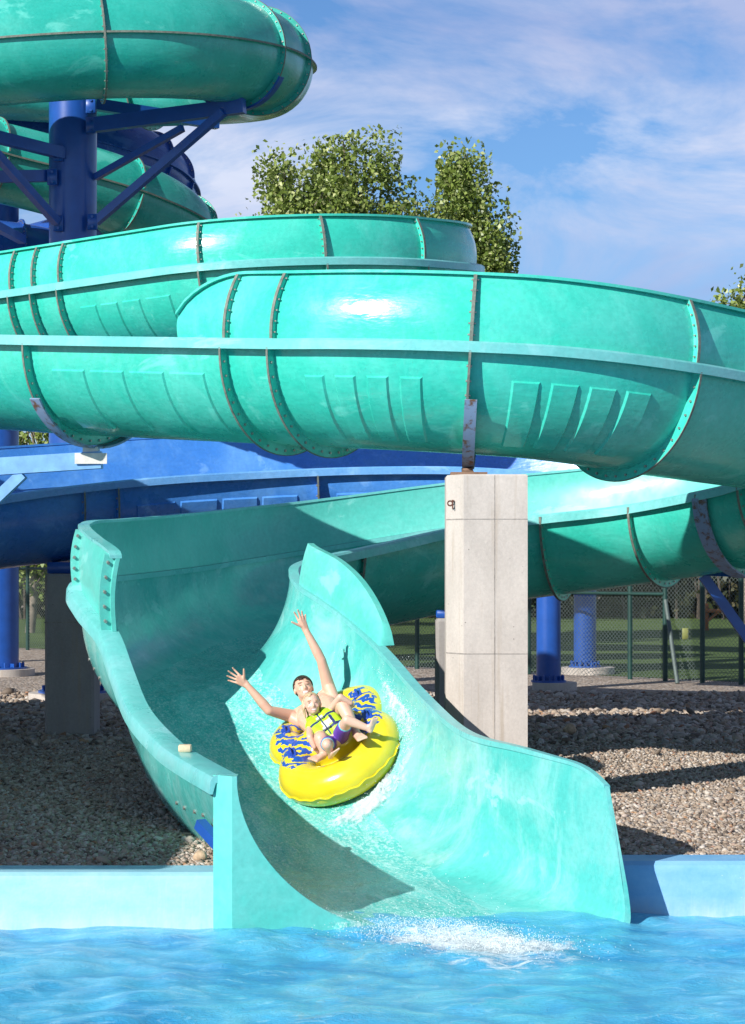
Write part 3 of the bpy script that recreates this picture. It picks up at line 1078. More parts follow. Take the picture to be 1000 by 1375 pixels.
def water_mat():
    m, nt, b = newmat('pool_water')
    v = objvec(nt)
    c0 = ramp(nt, noise(nt, 1.1, 5, .55, objvec(nt, (1, 1.7, 1)), 1.2), [(.3, (.030, .27, .57)), (.52, (.07, .41, .68)), (.75, (.16, .54, .73))])
    lines = ramp(nt, noise(nt, 3.2, 5, .62, objvec(nt, (1, 2.6, 1)), 2.6), [(.56, 0), (.68, .38), (.74, .1)])
    c0 = mixc(nt, lines, c0, (.40, .75, .88))
    # foam boiling up where the chute pours in
    sx = nd(nt, 'ShaderNodeSeparateXYZ'); lk(nt, v, sx.inputs[0])

    def mm(op, a, b_):
        n_ = nd(nt, 'ShaderNodeMath', operation=op)
        for s_, val in ((n_.inputs[0], a), (n_.inputs[1], b_)):
            if hasattr(val, 'links'): lk(nt, val, s_)
            else: s_.default_value = val
        return n_.outputs[0]
    dx = mm('DIVIDE', mm('SUBTRACT', mm('ADD', sx.outputs[0], mm('MULTIPLY', mm('SUBTRACT', sx.outputs[1], 13.7), .35)), .55), .62)
    dy = mm('DIVIDE', mm('SUBTRACT', sx.outputs[1], 13.45), .95)
    dist = mm('SQRT', mm('ADD', mm('MULTIPLY', dx, dx), mm('MULTIPLY', dy, dy)), 0)
    near = mm('SUBTRACT', 1.0, dist)
    fn = noise(nt, 6, 8, .72, objvec(nt, (1, 1.6, 1)), 1.2)
    fm = ramp(nt, mm('ADD', mm('MULTIPLY', near, .42), fn), [(.60, 0), (.82, .9)])
    c0 = mixc(nt, fm, c0, (.80, .90, .94))
    fleck = ramp(nt, noise(nt, 26, 3, .6, objvec(nt, (1, 1.8, 1)), .5), [(.70, 0), (.76, .55)])
    c0 = mixc(nt, fleck, c0, (.55, .80, .92))
    lk(nt, c0, b.inputs['Base Color'])
    lk(nt, ramp(nt, fm, [(0, .06), (1, .5)]), b.inputs['Roughness'])
    b.inputs['IOR'].default_value = 1.33
    bump(nt, b, noise(nt, 24, 6, .68, objvec(nt, (1, 1.4, 1)), 1.2), .7, .02)
    return m


M['water'] = water_mat()
X, Y = np.meshgrid(np.linspace(-3.6, 4.4, 420), np.linspace(10.6, 14.75, 300))
fo = np.exp(-(((X - .4) / .9) ** 2 + ((Y - 13.75) / .55) ** 2))
Z = WZ + wave(X, Y) + fo * (.03 + .035 * wave(X * 3.1, Y * 3.1) / .02 * .5)
w = grid_mesh('pool_water', X, Y, Z, M['water']); tag(w, 'rippled bright blue pool water', kind='structure')
mb = MB()
mb.add([(-14, -6, WZ - .05), (14, -6, WZ - .05), (14, 10.62, WZ - .05), (-14, 10.62, WZ - .05), (-14, 10.62, WZ - .05), (-3.58, 10.62, WZ - .05), (-3.58, 14.75, WZ - .05), (-14, 14.75, WZ - .05),
        (4.38, 10.62, WZ - .05), (14, 10.62, WZ - .05), (14, 14.75, WZ - .05), (4.38, 14.75, WZ - .05)], [(0, 1, 2, 3), (4, 5, 6, 7), (8, 9, 10, 11)])
tag(mb.build('outer_pool_water', M['water'], None), kind='structure')


def flowvec(nt, sc):
    t = nt.nodes.new('ShaderNodeTexCoord')
    m1 = nt.nodes.new('ShaderNodeMapping'); m1.inputs['Rotation'].default_value = (0, 0, math.radians(-21))
    m2 = nt.nodes.new('ShaderNodeMapping'); m2.inputs['Scale'].default_value = sc
    nt.links.new(t.outputs['Object'], m1.inputs['Vector']); nt.links.new(m1.outputs[0], m2.inputs['Vector'])
    return m2.outputs[0]


def chute_water_mat():
    m, nt, b = newmat('chute_water')
    c = ramp(nt, noise(nt, 4, 6, .65, flowvec(nt, (1, .3, 1)), .8), [(.3, (.05, .42, .395)), (.55, (.10, .53, .50)), (.8, (.25, .67, .65))])
    streak = ramp(nt, noise(nt, 9, 7, .72, flowvec(nt, (1, .16, 1)), .9), [(.50, 0), (.66, .55), (.8, .9)])
    grain = ramp(nt, noise(nt, 46, 4, .7, flowvec(nt, (1, .55, 1)), .5), [(.48, 0), (.66, .60)])
    big = ramp(nt, noise(nt, 1.5, 4, .6, objvec(nt)), [(.38, .25), (.66, 1)])
    fs_ = nd(nt, 'ShaderNodeMath', operation='MULTIPLY'); lk(nt, streak, fs_.inputs[0]); lk(nt, big, fs_.inputs[1])
    c = mixc(nt, fs_.outputs[0], c, (.70, .86, .86))
    c = mixc(nt, grain, c, (.62, .84, .83))
    lk(nt, c, b.inputs['Base Color'])
    b.inputs['Roughness'].default_value = .12
    b.inputs['IOR'].default_value = 1.33
    bump(nt, b, noise(nt, 34, 5, .68, flowvec(nt, (1, .5, 1))), .6, .02)
    return m


M['chute_water'] = chute_water_mat()
# sheet of running water on the chute bed
ia2 = 40
m_ = 61
cc = np.linspace(-.62, .72, m_)
GX = np.zeros((NS - ia2, m_, 3))
for r, i in enumerate(range(ia2, NS)):
    qa = np.where(cc > 0, QR[i], QL[i])
    dep = D_[i] * (1 - np.abs(cc) ** qa) ** (1 / qa)
    GX[r] = mid[i] - cc[:, None] * half[i] - np.array([0, 0, 1.0]) * dep[:, None]
nz = wave(GX[..., 0] * 2.4, GX[..., 1] * 1.1) * .22 + wave(GX[..., 0] * 6.0 + 3, GX[..., 1] * 3.5) * .22
edge = 1 - ((cc - .05) / .67) ** 2
GX[..., 2] += (.035 + nz * 1.0) * edge[None] - .012 * (1 - edge[None])
lastrow = GX[-1:].copy(); lastrow[..., 1] -= (.20 * np.clip(edge * 1.6 - .5, 0, 1))[None]; lastrow[..., 2] -= .10
GX = np.concatenate([GX, lastrow], 0)
cwt = grid_mesh('running_water', GX[..., 0], GX[..., 1], GX[..., 2], M['chute_water'], True)
tag(cwt, 'thin foaming sheet of water running down the exit chute', kind='structure')

# ================================================================== ADDED CANOPY out of view at the left, shades gravel and left pillar
cnp = thing('added_canopy', 'unseen canopy on posts, added to cast the shadow at the left', 'canopy', (-9, 14, 0))
zc_ = 2.9
g = MB()
cpts = [(-5.02, 10.25), (-4.95, 13.0), (-4.80, 18), (-4.60, 23.2), (-5.4, 23.6), (-5.4, 26.5), (-15, 26.5), (-15, 10.25)]
n = len(cpts)
vs = [(x, y, zc_) for x, y in cpts] + [(x, y, zc_ + .06) for x, y in cpts]
g.add(vs, [tuple(range(n - 1, -1, -1)), tuple(range(n, 2 * n))] + [(i, (i + 1) % n, n + (i + 1) % n, n + i) for i in range(n)])
g.build('canvas', plain('tan_canvas', (.45, .40, .32), .9), cnp)
for x, y in ((-6.2, 13.5), (-5.9, 21.0), (-14.5, 10.4), (-14.5, 21.0)):
    g = MB(); rod(g, (x, y, -.4 if y < 14 else 0), (x, y, zc_), .07, n=16); g.build('post', M['steel_blue'], cnp)

# ================================================================== GROUND
def gravel_mat():
    m, nt, b = newmat('gravel_bed')
    v = objvec(nt)
    vo = nt.nodes.new('ShaderNodeTexVoronoi'); vo.inputs['Scale'].default_value = 22
    lk(nt, v, vo.inputs['Vector'])
    sp = nd(nt, 'ShaderNodeSeparateColor'); lk(nt, vo.outputs['Color'], sp.inputs[0])
    c = ramp(nt, sp.outputs[0], [(0, (.14, .11, .085)), (.35, (.30, .24, .19)), (.65, (.42, .35, .28)), (.85, (.55, .50, .45)), (1, (.30, .17, .10))])
    c = mixc(nt, ramp(nt, noise(nt, .7, 5, .6, v), [(.35, 0), (.7, .5)]), c, (.20, .16, .13))
    lk(nt, c, b.inputs['Base Color'])
    b.inputs['Roughness'].default_value = .9
    inv = nd(nt, 'ShaderNodeMath', operation='SUBTRACT'); inv.inputs[0].default_value = 1
    lk(nt, vo.outputs['Distance'], inv.inputs[1])
    bump(nt, b, inv.outputs[0], 1.0, .03)
    return m


M['gravel'] = gravel_mat()


def lawn_mat():
    m, nt, b = newmat('lawn_grass')
    v = objvec(nt)
    c = ramp(nt, noise(nt, 1.1, 8, .7, v), [(.3, (.05, .105, .018)), (.55, (.10, .17, .03)), (.8, (.19, .24, .06))])
    c = mixc(nt, ramp(nt, noise(nt, 30, 4, .7, v), [(.35, 0), (.7, .6)]), c, (.04, .09, .015))
    lk(nt, c, b.inputs['Base Color'])
    b.inputs['Roughness'].default_value = .9
    bump(nt, b, noise(nt, 40, 5, .7, v), 1.0, .06)
    return m


M['lawn'] = lawn_mat()
# fence line: (-7.5,48.8) -> (4.27,37)
FA, FB = np.array([-7.5, 48.8]), np.array([4.27, 37.0])
fd = (FB - FA) / np.linalg.norm(FB - FA)
fn_ = np.array([-fd[1], fd[0]])
if fn_[1] < 0: fn_ = -fn_
g0, g1 = FA - fd * 30, FB + fd * 40
mb = MB()
CUT = []
cg = np.linspace(-.9995, .9995, 1200)
for i in range(NS):
    if st[i] < 11: continue
    qg = np.where(cg > 0, QL[i], QR[i])                       # +c is the left (outer) rim
    zg = mid[i][2] + cg * half[i][2] - D_[i] * (1 - np.abs(cg) ** qg) ** (1 / qg)
    inn_ = np.where(zg < .012)[0]
    if len(inn_):
        ca, cb_ = cg[inn_[-1]], cg[inn_[0]]
        CUT.append((mid[i] + half[i] * (ca + .008), mid[i] + half[i] * (cb_ - .012) + np.array([.095, -.14, 0]) * FWD[i]))
CUT = CUT[::-1]
CL = np.array([p[0] for p in CUT]); CR = np.array([p[1] for p in CUT])
nC = len(CUT)
CLY = np.maximum(CL[:, 1], 14.26)
mb.add([(-300, y, 0) for y in CLY] + [(p[0], y, 0) for p, y in zip(CL, CLY)], [(j, nC + j, nC + j + 1, j + 1) for j in range(nC - 1)])
yr_ = np.maximum(CR[:, 1], 14.66)
mb.add([(p[0], y, 0) for p, y in zip(CR, yr_)] + [(300, y, 0) for y in yr_], [(j, nC + j, nC + j + 1, j + 1) for j in range(nC - 1)])
yt = max(CL[-1, 1], CR[-1, 1])
mb.add([(-300, CL[-1, 1], 0), (CL[-1, 0], CL[-1, 1], 0), (CR[-1, 0], CR[-1, 1], 0), (300, CR[-1, 1], 0), (300, 900, 0), (-300, 900, 0)], [(0, 1, 2, 3, 4, 5)])
tag(mb.build('gravel_ground', M['gravel'], None, recalc=False), 'bed of tan and grey gravel', kind='structure')
mb = MB()
o1 = fn_ * .6
ls = [(*(g0 + o1), .006), (*(g1 + o1), .006), (*(g1 + fn_ * 160), .006), (*(g0 + fn_ * 160), .006)]
mb.add(ls, [(0, 1, 2, 3)])
tag(mb.build('lawn', M['lawn'], None, recalc=False), 'mown lawn beyond the fence', kind='structure')
mb = MB()
gp = FA - fd * 14
ls = [(*(g0 + fn_ * 23), .012), (*(gp + fn_ * 23), .012), (*(gp + fn_ * 26.5), .012), (*(g0 + fn_ * 26.5), .012)]
mb.add(ls, [(0, 1, 2, 3)])
tag(mb.build('path', plain('grey_path', (.17, .165, .15), .9, 0, .15, 3), None, recalc=False), 'grey path crossing the far lawn', kind='structure')

# loose pebbles: one stuff object
ICO_V, ICO_F = [], []
bm = bmesh.new(); bmesh.ops.create_icosphere(bm, subdivisions=1, radius=1)
ICO_V = np.array([v.co[:] for v in bm.verts]); ICO_F = np.array([[v.index for v in f.verts] for f in bm.faces]); bm.free()
ICO2 = None


def pebbles(name, XY, rmin, rmax, label):
    lx = np.interp(XY[:, 1], CL[:, 1], CL[:, 0]); rx = np.interp(XY[:, 1], CR[:, 1], CR[:, 0])
    XY = XY[~((XY[:, 0] > lx - .08) & (XY[:, 0] < rx + .08) & (XY[:, 1] < CL[-1, 1] + .1))]
    n = len(XY)
    r = rmin + (rmax - rmin) * RNG.random(n) ** 1.8
    r *= np.where(RNG.random(n) < .018, RNG.uniform(1.4, 2.0, n), 1)
    sc = np.stack([r * RNG.uniform(.8, 1.5, n), r * RNG.uniform(.8, 1.4, n), r * RNG.uniform(.45, .85, n)], 1)
    th = RNG.uniform(0, 2 * math.pi, n)
    V = ICO_V[None] * sc[:, None]
    V = V * (1 + RNG.uniform(-.16, .16, (n, len(ICO_V), 1)))
    tl = RNG.normal(0, .35, (n, 2))
    V[..., 2] += V[..., 0] * tl[:, None, 0] + V[..., 1] * tl[:, None, 1]
    c, s_ = np.cos(th)[:, None], np.sin(th)[:, None]
    x = V[..., 0] * c - V[..., 1] * s_ + XY[:, None, 0]
    y = V[..., 0] * s_ + V[..., 1] * c + XY[:, None, 1]
    z = V[..., 2] + sc[:, None, 2] * RNG.uniform(.05, .9, (n, 1))
    V = np.stack([x, y, z], -1).reshape(-1, 3)
    Fc = (ICO_F[None] + (np.arange(n) * len(ICO_V))[:, None, None]).reshape(-1, 3)
    me = bpy.data.meshes.new(name)
    me.vertices.add(len(V)); me.vertices.foreach_set('co', V.ravel())
    me.loops.add(len(Fc) * 3); me.loops.foreach_set('vertex_index', Fc.ravel().astype(np.int32))
    me.polygons.add(len(Fc)); me.polygons.foreach_set('loop_start', (np.arange(len(Fc)) * 3).astype(np.int32))
    me.update(calc_edges=True)
    me.polygons.foreach_set('use_smooth', [True] * len(me.polygons))
    a = me.attributes.new('tint', 'FLOAT', 'POINT')
    a.data.foreach_set('value', np.repeat(RNG.random(n), len(ICO_V)).astype(np.float32))
    m, nt, b = newmat('pebble')
    at_ = nd(nt, 'ShaderNodeAttribute', attribute_name='tint')
    r_ = ramp(nt, at_.outputs['Fac'], [(0, (.09, .07, .055)), (.20, (.27, .205, .155)), (.45, (.38, .30, .23)), (.62, (.30, .265, .235)), (.78, (.47, .40, .33)), (.90, (.50, .46, .42)), (.97, (.28, .13, .07)), (1, (.4, .26, .15))])
    r_ = mixc(nt, 1.0, r_, ramp(nt, noise(nt, 60, 4, .6, objvec(nt)), [(.3, .85), (.7, 1.12)]), 'MULTIPLY')
    lk(nt, r_, b.inputs['Base Color']); b.inputs['Roughness'].default_value = .75
    me.materials.append(m)
    o = bpy.data.objects.new(name, me); COL.objects.link(o)
    return tag(o, label, 'gravel', kind='stuff')


pts = []
for (x0, x1, y0, y1, den) in ((1.2, 3.8, 14.98, 19, 2700), (-3.4, -.55, 14.48, 20, 1900), (-1, 1.4, 15.6, 20, 500), (.2, 4.6, 19, 24, 800), (-4.4, -1.0, 20, 25, 420), (-6, 6.2, 24, 33, 330)):
    n = int((x1 - x0) * (y1 - y0) * den)
    pts.append(np.stack([RNG.uniform(x0, x1, n), RNG.uniform(y0, y1, n)], 1))
nearp = np.vstack(pts[:5])
pebbles('gravel', nearp, 0.008, .022, 'loose tan grey and rust pebbles covering the ground')
pebbles('gravel', pts[5], .018, .05, 'coarser pebbles farther back towards the fence')


def stone(label, c, r):
    mb = MB(); ball(mb, (0, 0, 0), (r, r * .8, r * .6), 14, 9)
    v = np.array(mb.v); v *= (1 + .25 * np.sin(v[:, :1] / r * 3 + 1) * np.cos(v[:, 1:2] / r * 2.4))
    mb.v = [tuple(p + np.asarray(c)) for p in v]
    tag(mb.build('stone', plain('stone', (.46, .33, .22), .85, 0, .3, 30, .4), None, 60, origin=c), label, 'stone')


stone('brown stone on the sunlit gravel beside the lower left of the chute', at(268, 1162, 14.72) * [1, 1, 0] + [0, 0, .035], .06)
stone('rounded tan stone on the gravel right of the tall pillar', at(764, 987, 25.3) * [1, 1, 0] + [0, 0, .06], .10)

# ================================================================== FENCE
fence = thing('chain_link_fence', 'green chain link fence between the gravel and the lawn', 'fence', (*FA, 0))


def fence_at(u):
    lo, hi = -40.0, 60.0
    for _ in range(60):
        m0 = (lo + hi) / 2
        p = FA + fd * m0
        if uproj(np.array([p[0], p[1]])) < u: lo = m0
        else: hi = m0
    return lo


post_s = sorted([fence_at(u) for u in (37, 130, 300, 430, 560, 710, 846, 893, 943, 995)] + [-3.2, fence_at(995) + 2.6])
FHt = 1.78
for s_ in post_s:
    p = FA + fd * s_
    g = MB(); rod(g, (*p, 0), (*p, FHt + .06), .042, n=12); ball(g, (*p, FHt + .06), .045, 10, 6)
    g.build('post', M['fence_green'], fence)
g = MB()
rod(g, (*(FA + fd * post_s[0]), FHt), (*(FA + fd * post_s[-1]), FHt), .028, n=8); g.build('top_rail', M['fence_green'], fence)
g = MB()
s0 = fence_at(710)
rod(g, (*(FA + fd * s0 - fn_ * .03), 1.42), (*(FA + fd * fence_at(893) - fn_ * .03), 1.42), .026, n=8); g.build('middle_rail', M['fence_green'], fence)
g = MB()
a, b = FA + fd * fence_at(896) - fn_ * .05, FA + fd * fence_at(935) - fn_ * .5
rod(g, (*a, 1.32), (*b, .0), .035, n=10); g.build('brace', M['wire'], fence)
g = MB()
sA, sB = post_s[0], post_s[-1]
step = .075


def strip(p3, q3, w=.0030):
    p3, q3 = np.asarray(p3), np.asarray(q3)
    t = nrm(q3 - p3); n3 = np.array([fn_[0], fn_[1], 0]); s3 = np.cross(t, n3) * w
    o3 = n3 * w
    g.add([p3 + s3, p3 - s3, p3 + o3, q3 + s3, q3 - s3, q3 + o3], [(0, 1, 4, 3), (1, 2, 5, 4), (2, 0, 3, 5)])


x = sA - FHt
while x < sB:
    for up in (1, -1):
        a, b = x, x + FHt
        za, zb = (.02, FHt - .02) if up > 0 else (FHt - .02, .02)
        a2, b2 = max(a, sA), min(b, sB)
        if b2 > a2:
            f0, f1 = (a2 - a) / FHt, (b2 - a) / FHt
            strip((*(FA + fd * a2), za + (zb - za) * f0), (*(FA + fd * b2), za + (zb - za) * f1))
    x += step
g.build('wire_mesh', M['wire'], fence, recalc=False)
# reflective tag wired to the mesh
g = MB(); p = FA + fd * fence_at(921) - fn_ * .02
c = np.array([*p, at(921, 851, p[1])[2]])
box(g, c + [-.05, -.006, -.09], c + [.05, .002, .09], 0, .002)
tag(g.build('plastic_tag', plain('pale_yellow_plastic', (.20, .22, .07), .5), None, origin=c), 'small pale yellow tag hung on the chain link fence at the right', 'tag')
# wooden post with a short cross arm beyond the fence
g = MB(); c = at(948, 838, 62)
box(g, (c[0] - .07, 62, 0), (c[0] + .07, 62.12, .75), 0, .01)
box(g, (c[0] - .12, 61.95, .50), (c[0] + .46, 62.05, .60), 0, .01)
beam(g, (c[0] + .02, 62.0, .25), (c[0] + .32, 62.0, .5), .06, .06)
tag(g.build('wooden_post', M['brownwood'], None, origin=(c[0], 62, 0)), 'reddish brown wooden post with a side arm on the lawn beyond the fence', 'post')


# ================================================================== TREES
def leaf_mat(name, a, b_, c_):
    m, nt, b = newmat(name)
    at_ = nd(nt, 'ShaderNodeAttribute', attribute_name='tint')
    c = ramp(nt, at_.outputs['Fac'], [(0, a), (.6, b_), (1, c_)])
    lk(nt, c, b.inputs['Base Color'])
    b.inputs['Roughness'].default_value = .42
    tr = nd(nt, 'ShaderNodeBsdfTranslucent'); lk(nt, c, tr.inputs['Color'])
    mx = nd(nt, 'ShaderNodeMixShader'); mx.inputs[0].default_value = .28
    out = nt.nodes['Material Output']
    lk(nt, b.outputs[0], mx.inputs[1]); lk(nt, tr.outputs[0], mx.inputs[2]); lk(nt, mx.outputs[0], out.inputs['Surface'])
    return m


M['leaf'] = leaf_mat('cottonwood_leaf', (.08, .14, .024), (.24, .32, .065), (.54, .57, .27))
M['leaf_dark'] = leaf_mat('thicket_leaf', (.028, .038, .014), (.06, .07, .028), (.13, .115, .055))


def leaves_mesh(name, C, size, mat, parent=None, origin=(0, 0, 0), asp=.72):
    n = len(C)
    a = nrm(RNG.normal(size=(n, 3))); t = nrm(np.cross(a, RNG.normal(size=(n, 3)))); b = np.cross(a, t)
    sz = size * RNG.uniform(.6, 1.35, (n, 1))
    off = np.asarray(origin)
    V = np.stack([C - t * sz, C + b * sz * asp - t * sz * .15, C + t * sz, C - b * sz * asp - t * sz * .15], 1) - off
    V[:, 1] += a * sz * .22; V[:, 3] += a * sz * .22
    V = V.reshape(-1, 3)
    q = np.arange(4 * n).reshape(n, 4)
    me = bpy.data.meshes.new(name)
    me.vertices.add(4 * n); me.vertices.foreach_set('co', V.ravel())
    me.loops.add(4 * n); me.loops.foreach_set('vertex_index', q.ravel().astype(np.int32))
    me.polygons.add(n); me.polygons.foreach_set('loop_start', (np.arange(n) * 4).astype(np.int32))
    me.update(calc_edges=True)
    at_ = me.attributes.new('tint', 'FLOAT', 'POINT')
    at_.data.foreach_set('value', np.repeat(np.clip(RNG.normal(.5, .24, n), 0, 1), 4).astype(np.float32))
    me.materials.append(mat)
    o = bpy.data.objects.new(name, me); COL.objects.link(o)
    if parent: o.parent = parent
    return o


def tree(label, base, lobes, nclump, nleaf, size, group, trunk_r=.22, name='cottonwood_tree', mat='leaf', spread=.36, cat='tree'):
    """lobes: (dx, dy, z, rx, ry, rz) crown masses; leaf sprays hang on twigs inside them"""
    t = thing(name, label, cat, (*base, 0), group)
    bx_, by_ = base
    W = np.array([l[3] * l[4] * l[5] for l in lobes]) ** .75
    W = W / W.sum()
    tw = MB()
    top = max(l[2] for l in lobes)
    pts_ = [(bx_, by_, 0), (bx_ + .1, by_, top * .3), (bx_ - .1, by_ + .1, top * .6), (bx_ + .05, by_, top * .95)]
    pl = spline(pts_, top / 12)
    for i in range(len(pl) - 1):
        rod(tw, pl[i], pl[i + 1], trunk_r * (1 - .8 * i / len(pl)), trunk_r * (1 - .8 * (i + 1) / len(pl)), 8, caps=False)
    C = []
    for li, l in enumerate(lobes):
        k = max(3, int(nclump * W[li]))
        lc = np.array([bx_ + l[0], by_ + l[1], l[2]])
        j = pl[int(np.clip(len(pl) * (l[2] - l[5]) / top * .9, 0, len(pl) - 2))]
        tgt = lc + [0, 0, l[5] * .7]
        mm_ = (j + tgt) / 2 + RNG.normal(0, .2, 3)
        seg = spline([j, mm_, tgt], .5)
        for i in range(len(seg) - 1):
            rod(tw, seg[i], seg[i + 1], trunk_r * .45 * (1 - .85 * i / len(seg)), trunk_r * .45 * (1 - .85 * (i + 1) / len(seg)), 6, caps=False)
        for _ in range(k):
            dirn = nrm(RNG.normal(size=3))
            rr = RNG.uniform(.25, 1.0) ** .6
            cpos = lc + dirn * rr * np.array(l[3:6])
            q = seg[RNG.integers(0, len(seg))]
            rod(tw, q, cpos, trunk_r * .09, trunk_r * .03, 4, caps=False)
            m = int(nleaf * RNG.uniform(.5, 1.5))
            dd = np.clip(RNG.normal(size=(m, 3)), -1.5, 1.5) * spread * RNG.uniform(.6, 1.3) * np.array([1, 1, 1.15])
            C.append(cpos + dd)
    tw.build('trunk', M['bark'], t, 60, recalc=False)
    leaves_mesh('crown', np.vstack(C), size, M[mat], t, (*base, 0))
    return t


G = 'cottonwood trees behind the slide'
YT = 66.0
tree('broad cottonwood rising above the middle of the far flume, tallest crown of the row', ((474 - 500) * YT / F, YT), [
    (-.2, 0, 12.1, 1.5, 1.6, 1.9), (.0, .3, 10.4, 2.1, 1.9, 2.0), (1.5, .2, 11.5, 1.0, 1.2, 1.5), (2.0, 0, 10.2, 1.0, 1.2, 1.5), (-1.2, .1, 11.8, 1.0, 1.2, 1.4), (-.3, 0, 13.7, .55, .6, .9), (.8, 0, 13.4, .45, .5, .7), (.4, .5, 8.0, 2.3, 2, 2)], 190, 205, .072, G)
tree('shorter cottonwood at the left of the row with a rounded sunlit crown', ((385 - 500) * YT / F, YT - 1.5), [
    (.0, 0, 11.1, 1.05, 1.2, 1.4), (-.75, .2, 10.2, .85, 1.0, 1.2), (.9, .2, 10.6, 1.0, 1.1, 1.4), (.0, 0, 12.7, .5, .6, .8), (.3, 0, 8.6, 1.6, 1.5, 1.5), (1.1, 0, 12.0, .5, .6, .8)], 120, 205, .072, G, .18)
tree('narrow upright cottonwood standing alone to the right of the far flume', ((625 - 500) * YT / F, YT + 1), [
    (-.2, 0, 12.4, .75, .9, 1.5), (.55, 0, 11.4, .95, 1.0, 1.6), (.1, 0, 10.0, 1.15, 1.1, 1.7), (.75, 0, 8.9, .65, .8, 1.2), (1.05, .2, 7.6, .5, .6, .9), (0, 0, 13.6, .35, .4, .7), (.3, 0, 7.6, 1.0, 1, 1.2)], 130, 205, .072, G, .18)
tree('young cottonwood with its top just showing at the right picture edge', ((985 - 500) * YT / F, YT - 2), [
    (.0, 0, 8.8, .75, .8, 1.1), (.6, .1, 8.0, 1.1, 1.0, 1.3), (-.4, 0, 7.7, .8, .8, 1.0), (.2, 0, 6.0, 1.3, 1.3, 1.6)], 110, 120, .075, G, .15)
tree('low leafy tree seen through the gap under the flume at the left', ((40 - 500) * 60 / F, 60), [
    (0, 0, 4.6, 1.7, 1.4, 1.4), (1.6, 0, 4.2, 1.2, 1.2, 1.2), (-1.6, 0, 4.4, 1.4, 1.3, 1.3), (.3, 0, 2.6, 2.2, 1.6, 1.3)], 130, 90, .08, 'low trees beyond the fence', .14, 'broadleaf_tree')
tree('small leafy tree peeping over the blue trough near the tower column', ((232 - 500) * 62 / F, 62), [
    (0, 0, 4.5, 1.1, 1.1, 1.2), (.5, 0, 3.0, 1.5, 1.2, 1.2), (2.5, 0, 4.3, 1.0, 1.0, 1.0)], 80, 90, .08, 'low trees beyond the fence', .12, 'broadleaf_tree')

tree('unseen cottonwood added beyond the left edge to shade the lawn', (-11.5, 38.5), [(0, 0, 12.5, 2.6, 3.2, 3.0), (.6, 0, 15.5, 2.0, 2.4, 2.2), (-2.5, .5, 11, 3, 3, 3), (0.2, 2.5, 9.5, 2.4, 2.4, 2.4), (-2, -2, 15, 2.5, 2.5, 2.5)], 190, 45, .24, 'added shade tree at the left', .25, spread=.6)  # added out of view so that its tall crown shades the lawn
# far thicket behind the lawn: one mass
C = []
for kx in range(2600):
    u_ = RNG.uniform(-.26, .26)
    Yt = RNG.uniform(74, 84)
    h = 3.1 + 1.0 * math.sin(u_ * 30) + .7 * math.sin(u_ * 71 + 1)
    zc = RNG.uniform(.1, max(.8, h))
    m = 22
    C.append(np.array([u_ * Yt, Yt, zc]) + RNG.normal(size=(m, 3)) * [.55, .5, .42])
tw = MB()
th_ = leaves_mesh('thicket', np.vstack(C), .15, M['leaf_dark'])
tag(th_, 'dense dark brown green thicket along the far side of the lawn', 'thicket', kind='stuff')
tw = MB()
for kx in range(150):
    u_ = RNG.uniform(-.22, .24); Yt = RNG.uniform(73, 78)
    rod(tw, (u_ * Yt, Yt, 0), (u_ * Yt + RNG.normal(0, .4), Yt, RNG.uniform(1.8, 4)), .05, .025, 5, caps=False)
tag(tw.build('thicket_stems', plain('dark_bark', (.075, .062, .05), .9, 0, .3, 6, .3), None, recalc=False), 'thin grey brown stems in the far thicket', 'thicket', kind='stuff')

# ================================================================== RIDERS AND TUBE
def skin_mat(name, col, red):
    m, nt, b = newmat(name)
    v = objvec(nt)
    c = mixc(nt, ramp(nt, noise(nt, 7, 4, .6, v), [(.4, 0), (.7, .6)]), col, red)
    lk(nt, c, b.inputs['Base Color'])
    b.inputs['Roughness'].default_value = .42
    b.inputs['Subsurface Weight'].default_value = .12
    b.inputs['Subsurface Radius'].default_value = (.02, .008, .004)
    bump(nt, b, noise(nt, 90, 3, .6, v), .12, .004)
    return m


M['skin'] = skin_mat('man_skin', (.66, .42, .31), (.66, .35, .26))
M['skin_child'] = skin_mat('child_skin', (.70, .46, .36), (.70, .36, .28))
M['lip'] = plain('lip', (.50, .20, .17), .5, 0, .05, 20, 0)
M['teeth'] = plain('teeth', (.82, .78, .72), .3, 0, .03, 20, 0)
M['eye'] = plain('eye_lash_line', (.06, .035, .03), .6, 0, .1, 20, 0)
M['brow'] = plain('brow', (.14, .07, .045), .8, 0, .1, 20, 0)
M['brow_fair'] = plain('fair_brow', (.45, .28, .18), .8, 0, .1, 20, 0)


def hair_mat(name, a, b_):
    m, nt, b = newmat(name)
    c = ramp(nt, noise(nt, 30, 4, .6, objvec(nt, (1, 1, .25)), 1), [(.35, a), (.7, b_)])
    lk(nt, c, b.inputs['Base Color']); b.inputs['Roughness'].default_value = .4
    bump(nt, b, noise(nt, 60, 4, .6, objvec(nt, (1, 1, .2)), 1), .6, .01)
    return m


M['hair_dark'] = hair_mat('dark_wet_hair', (.018, .010, .007), (.06, .032, .02))
M['hair_blond'] = hair_mat('blond_wet_hair', (.42, .30, .16), (.70, .55, .35))
M['cloth_red'] = plain('red_swim_cloth', (.50, .035, .035), .7, 0, .15, 20, .2)

# frame of the banked tube: x across, y towards its rear, z out of its top
W0 = at(448, 993, 17.9)
ta = nrm(np.array([.89, 0, .45]))
tb = np.array([.211, -.906, -.367]); tb = nrm(tb - ta * (tb @ ta))
tn = np.cross(ta, -tb)


